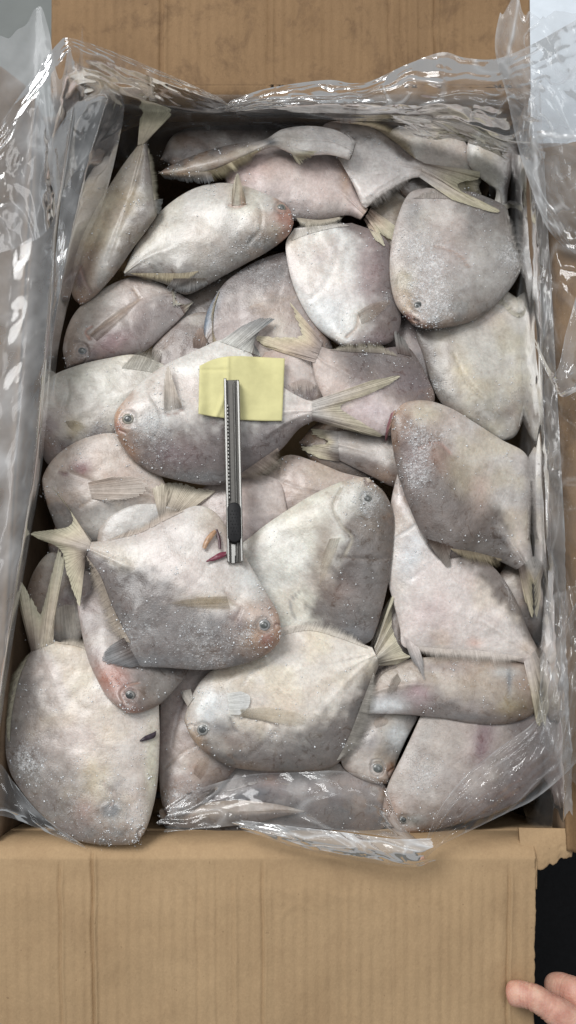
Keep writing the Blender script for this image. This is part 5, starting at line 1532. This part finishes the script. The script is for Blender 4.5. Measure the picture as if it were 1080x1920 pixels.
# right side: up the wall, over the rim, against the flap
film([[(962, 270, .235), (985, 350, .215), (996, 480, .205), (1003, 600, .20), (1004, 800, .20), (1004, 1000, .20), (1014, 1160, .20)],
      [(975, 268, .258), (1000, 370, .258), (1012, 500, .26), (1016, 640, .26), (1016, 800, .26), (1019, 1000, .26), (1034, 1160, .262)],
      [(995, 270, .268), (1014, 380, .27), (1026, 500, .27), (1030, 640, .27), (1032, 800, .27), (1034, 1000, .27), (1050, 1160, .275)],
      [(1030, 290, .278), (1042, 400, .28), (1052, 520, .28), (1058, 650, .285), (1060, 800, .285), (1062, 1000, .285), (1074, 1160, .29)],
      [(1090, 300, .288), (1100, 420, .29), (1110, 540, .29), (1112, 660, .30), (1115, 800, .30), (1115, 1000, .30), (1120, 1160, .31)]],
     nu=240, nv=90, amp=5.0, fine=1.0, haze=.55, seed=6, along=1.4, across=1.2, clear=False)
film([[(1000, 630, .272), (1040, 700, .282), (1062, 620, .29), (1085, 540, .295)], [(1008, 660, .27), (1042, 722, .282), (1070, 690, .288), (1095, 660, .295)], [(1020, 690, .268), (1050, 742, .28), (1080, 735, .288), (1105, 730, .295)]],
     nu=60, nv=30, amp=4, haze=1.2, seed=16, mat=M_FILM_MILKY, clear=False)
# gathered fold sweeping down to the front right corner
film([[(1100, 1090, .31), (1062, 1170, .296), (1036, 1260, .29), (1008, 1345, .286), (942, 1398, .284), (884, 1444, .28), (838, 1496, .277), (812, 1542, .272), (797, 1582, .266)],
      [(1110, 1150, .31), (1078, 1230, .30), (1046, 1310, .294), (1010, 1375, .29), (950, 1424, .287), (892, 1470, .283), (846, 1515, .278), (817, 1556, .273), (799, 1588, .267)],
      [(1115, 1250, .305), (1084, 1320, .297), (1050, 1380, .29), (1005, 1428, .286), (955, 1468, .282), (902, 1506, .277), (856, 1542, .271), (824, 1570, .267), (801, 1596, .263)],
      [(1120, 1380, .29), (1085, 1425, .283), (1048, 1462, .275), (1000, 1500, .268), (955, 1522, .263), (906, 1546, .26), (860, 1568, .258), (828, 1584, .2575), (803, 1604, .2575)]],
     nu=240, nv=90, amp=4.0, fine=.9, haze=.7, seed=7, along=2.0, across=.8, gather=.6, hz_edge=3.0)  # strong edge haze paints the bright highlight streaks along this fold
film([[(1020, 1130, .28), (1014, 1220, .284), (1012, 1300, .286), (1005, 1370, .284)], [(1050, 1120, .292), (1046, 1220, .294), (1038, 1310, .294), (1025, 1400, .29)], [(1090, 1110, .30), (1080, 1230, .30), (1070, 1330, .298), (1052, 1440, .29)], [(1130, 1110, .305), (1120, 1230, .305), (1105, 1350, .30), (1085, 1470, .288)]],
     nu=120, nv=70, amp=6, fine=1.2, haze=.8, seed=8, along=2, across=.7, gather=.8, clear=False)
# rolled hem on the front rim
film([[(442, 1536, .263), (520, 1546, .268), (640, 1560, .271), (740, 1573, .272), (800, 1572, .272)], [(455, 1552, .266), (560, 1572, .273), (680, 1590, .275), (760, 1598, .276), (806, 1592, .275)],
      [(462, 1560, .262), (560, 1586, .267), (680, 1608, .268), (765, 1618, .268), (806, 1608, .266)], [(470, 1562, .2555), (560, 1591, .2575), (680, 1615, .2575), (770, 1626, .2575), (805, 1617, .2575)]],
     nu=140, nv=50, amp=2.6, fine=.8, mat=M_FILM_MILKY, haze=1.7, seed=9, along=1.6, across=.6, gather=.5, clear=False)
# clear sheet over the fish at the front wall
film([[(318, 1500, .246), (400, 1470, .246), (470, 1452, .246), (560, 1448, .246), (640, 1446, .246), (715, 1468, .246), (742, 1530, .248)], [(305, 1535, .252), (400, 1512, .253), (480, 1490, .253), (560, 1490, .253), (640, 1495, .253), (715, 1512, .253), (765, 1560, .246)],
      [(290, 1562, .2575), (400, 1552, .26), (480, 1545, .264), (560, 1550, .266), (640, 1558, .267), (720, 1568, .267), (795, 1585, .267)]], nu=140, nv=60, amp=1.8, fine=.4, haze=.7, mat=M_FILM_SOFT, seed=10, along=2, clear=False)
# front left corner
film([[(-30, 1425, .268), (0, 1432, .265), (28, 1470, .262), (80, 1530, .257), (150, 1580, .257)], [(-30, 1480, .264), (5, 1490, .262), (40, 1518, .259), (90, 1552, .2565), (155, 1584, .2565)], [(-30, 1528, .2575), (5, 1530, .2572), (45, 1542, .2565), (100, 1566, .2562), (160, 1590, .2562)]],
     nu=80, nv=40, amp=2.0, fine=.4, haze=1.0, seed=11, along=2, clear=False)


# ------------------------------------------------------------------ hand at the carton's corner
def skin_mat():
    m, nt, out = new_mat("hand_skin")
    L = nt.links.new
    geo = nt.nodes.new('ShaderNodeNewGeometry').outputs['Position']
    n1 = N(nt, 'ShaderNodeTexNoise', Scale=150.0, Detail=6.0)
    n2 = N(nt, 'ShaderNodeTexNoise', Scale=900.0, Detail=3.0)
    L(geo, n1.inputs['Vector'])
    L(geo, n2.inputs['Vector'])
    c = mixc(nt, ramp(nt, n1.outputs[0], .35, .65), tuple(lin((190, 140, 122))) + (1,), tuple(lin((214, 174, 152))) + (1,))
    rd = N(nt, 'ShaderNodeAttribute', _attribute_name='red').outputs['Fac']
    c = mixc(nt, math_n(nt, 'MULTIPLY', rd, .75), c, tuple(lin((190, 128, 114))) + (1,))
    b = N(nt, 'ShaderNodeBsdfPrincipled', Roughness=.5)
    b.inputs['Subsurface Weight'].default_value = .15
    b.inputs['Subsurface Radius'].default_value = (1, .35, .2)
    b.inputs['Subsurface Scale'].default_value = .004
    L(c, b.inputs['Base Color'])
    bp = N(nt, 'ShaderNodeBump', Strength=.6, Distance=.0006)
    L(n2.outputs[0], bp.inputs['Height'])
    L(bp.outputs[0], b.inputs['Normal'])
    L(b.outputs[0], out.inputs[0])
    return m


def hand():
    J = {}

    def jt(k, px, py, z, r):
        J[k] = (tuple(P(px, py, z)), r)
    jt('wrist', 1330, 2200, .215, .026)
    jt('palm', 1230, 2060, .225, .027)
    jt('k1', 1120, 1950, .240, .0125)
    jt('k2', 1150, 1905, .232, .012)
    jt('k3', 1205, 1890, .222, .0115)
    jt('k4', 1265, 1900, .212, .0105)
    jt('a1', 1038, 1893, .247, .0098)
    jt('a2', 996, 1866, .246, .0090)
    jt('a3', 968, 1862, .242, .0088)
    jt('a4', 949, 1863, .239, .0078)
    jt('b1', 1077, 1858, .234, .0100)
    jt('b2', 1050, 1846, .224, .0090)
    jt('b3', 1028, 1846, .212, .0078)
    jt('c1', 1150, 1838, .222, .0098)
    jt('c2', 1112, 1822, .210, .0088)
    jt('c3', 1090, 1826, .198, .0076)
    jt('d1', 1222, 1850, .212, .0088)
    jt('d2', 1192, 1832, .200, .0078)
    jt('d3', 1172, 1836, .190, .0068)
    jt('t1', 1140, 2040, .215, .0145)
    jt('t2', 1062, 1985, .200, .0115)
    jt('t3', 1022, 1950, .192, .0100)
    jt('t4', 1003, 1930, .188, .0082)
    E = [('palm', 'wrist'), ('palm', 'k1'), ('palm', 'k2'), ('palm', 'k3'), ('palm', 'k4'), ('k1', 'a1'), ('a1', 'a2'), ('a2', 'a3'), ('a3', 'a4'), ('k2', 'b1'), ('b1', 'b2'), ('b2', 'b3'),
         ('k3', 'c1'), ('c1', 'c2'), ('c2', 'c3'), ('k4', 'd1'), ('d1', 'd2'), ('d2', 'd3'), ('palm', 't1'), ('t1', 't2'), ('t2', 't3'), ('t3', 't4')]
    ks = list(J)
    o0 = np.array(J['wrist'][0])
    me = bpy.data.meshes.new("hand")
    me.from_pydata([tuple(np.array(J[k][0]) - o0) for k in ks], [(ks.index(a), ks.index(b)) for a, b in E], [])
    o = bpy.data.objects.new("hand", me)
    C.objects.link(o)
    o.location = o0
    sm = o.modifiers.new("skin", 'SKIN')
    sm.use_smooth_shade = True
    for i, k in enumerate(ks):
        me.skin_vertices[0].data[i].radius = (J[k][1],) * 2
        me.skin_vertices[0].data[i].use_root = (k == 'palm')
    ss = o.modifiers.new("sub", 'SUBSURF')
    ss.levels = ss.render_levels = 4
    dg = bpy.context.evaluated_depsgraph_get()
    nm = bpy.data.meshes.new_from_object(o.evaluated_get(dg))
    o.modifiers.clear()
    o.data = nm
    co = np.empty(len(nm.vertices) * 3)
    nm.vertices.foreach_get("co", co)
    co = co.reshape(-1, 3)
    g = [np.array(J[k][0]) - o0 for k in ks]
    red = np.zeros(len(co))
    for (a, b, f_) in (('a2', 'a3', .15), ('a1', 'a2', .35), ('b1', 'b2', .5), ('c1', 'c2', .5), ('t2', 't3', .6)):
        A_, B_ = g[ks.index(a)], g[ks.index(b)]
        ax = (B_ - A_) / np.linalg.norm(B_ - A_)
        for off, am in ((0, .11), (.0022, .07), (-.0026, .06), (.0042, .04)):
            c_ = A_ + (B_ - A_) * f_ + ax * off
            d_ = co - c_
            along_ = d_ @ ax
            rad = d_ - along_[:, None] * ax
            near = np.exp(-(along_ / .0008) ** 2) * (np.linalg.norm(rad, axis=1) < .016)
            co -= rad * (near * am)[:, None]
            red = np.maximum(red, near * .6)
    for k in ('a4', 'b3', 'c3', 'd3', 't4', 'a1', 'b1', 'k1', 'k2'):
        red = np.maximum(red, .8 * np.exp(-(np.linalg.norm(co - g[ks.index(k)], axis=1) / .011) ** 2))
    nm.vertices.foreach_set("co", co.ravel())
    at = nm.attributes.new('red', 'FLOAT', 'POINT')
    at.data.foreach_set("value", red.astype(np.float32))
    nm.materials.clear()
    nm.materials.append(skin_mat())
    nm.polygons.foreach_set("use_smooth", np.ones(len(nm.polygons), dtype=bool))
    tag(o, "pink bare hand with bent fingers at the carton flap's corner", "hand")


hand()
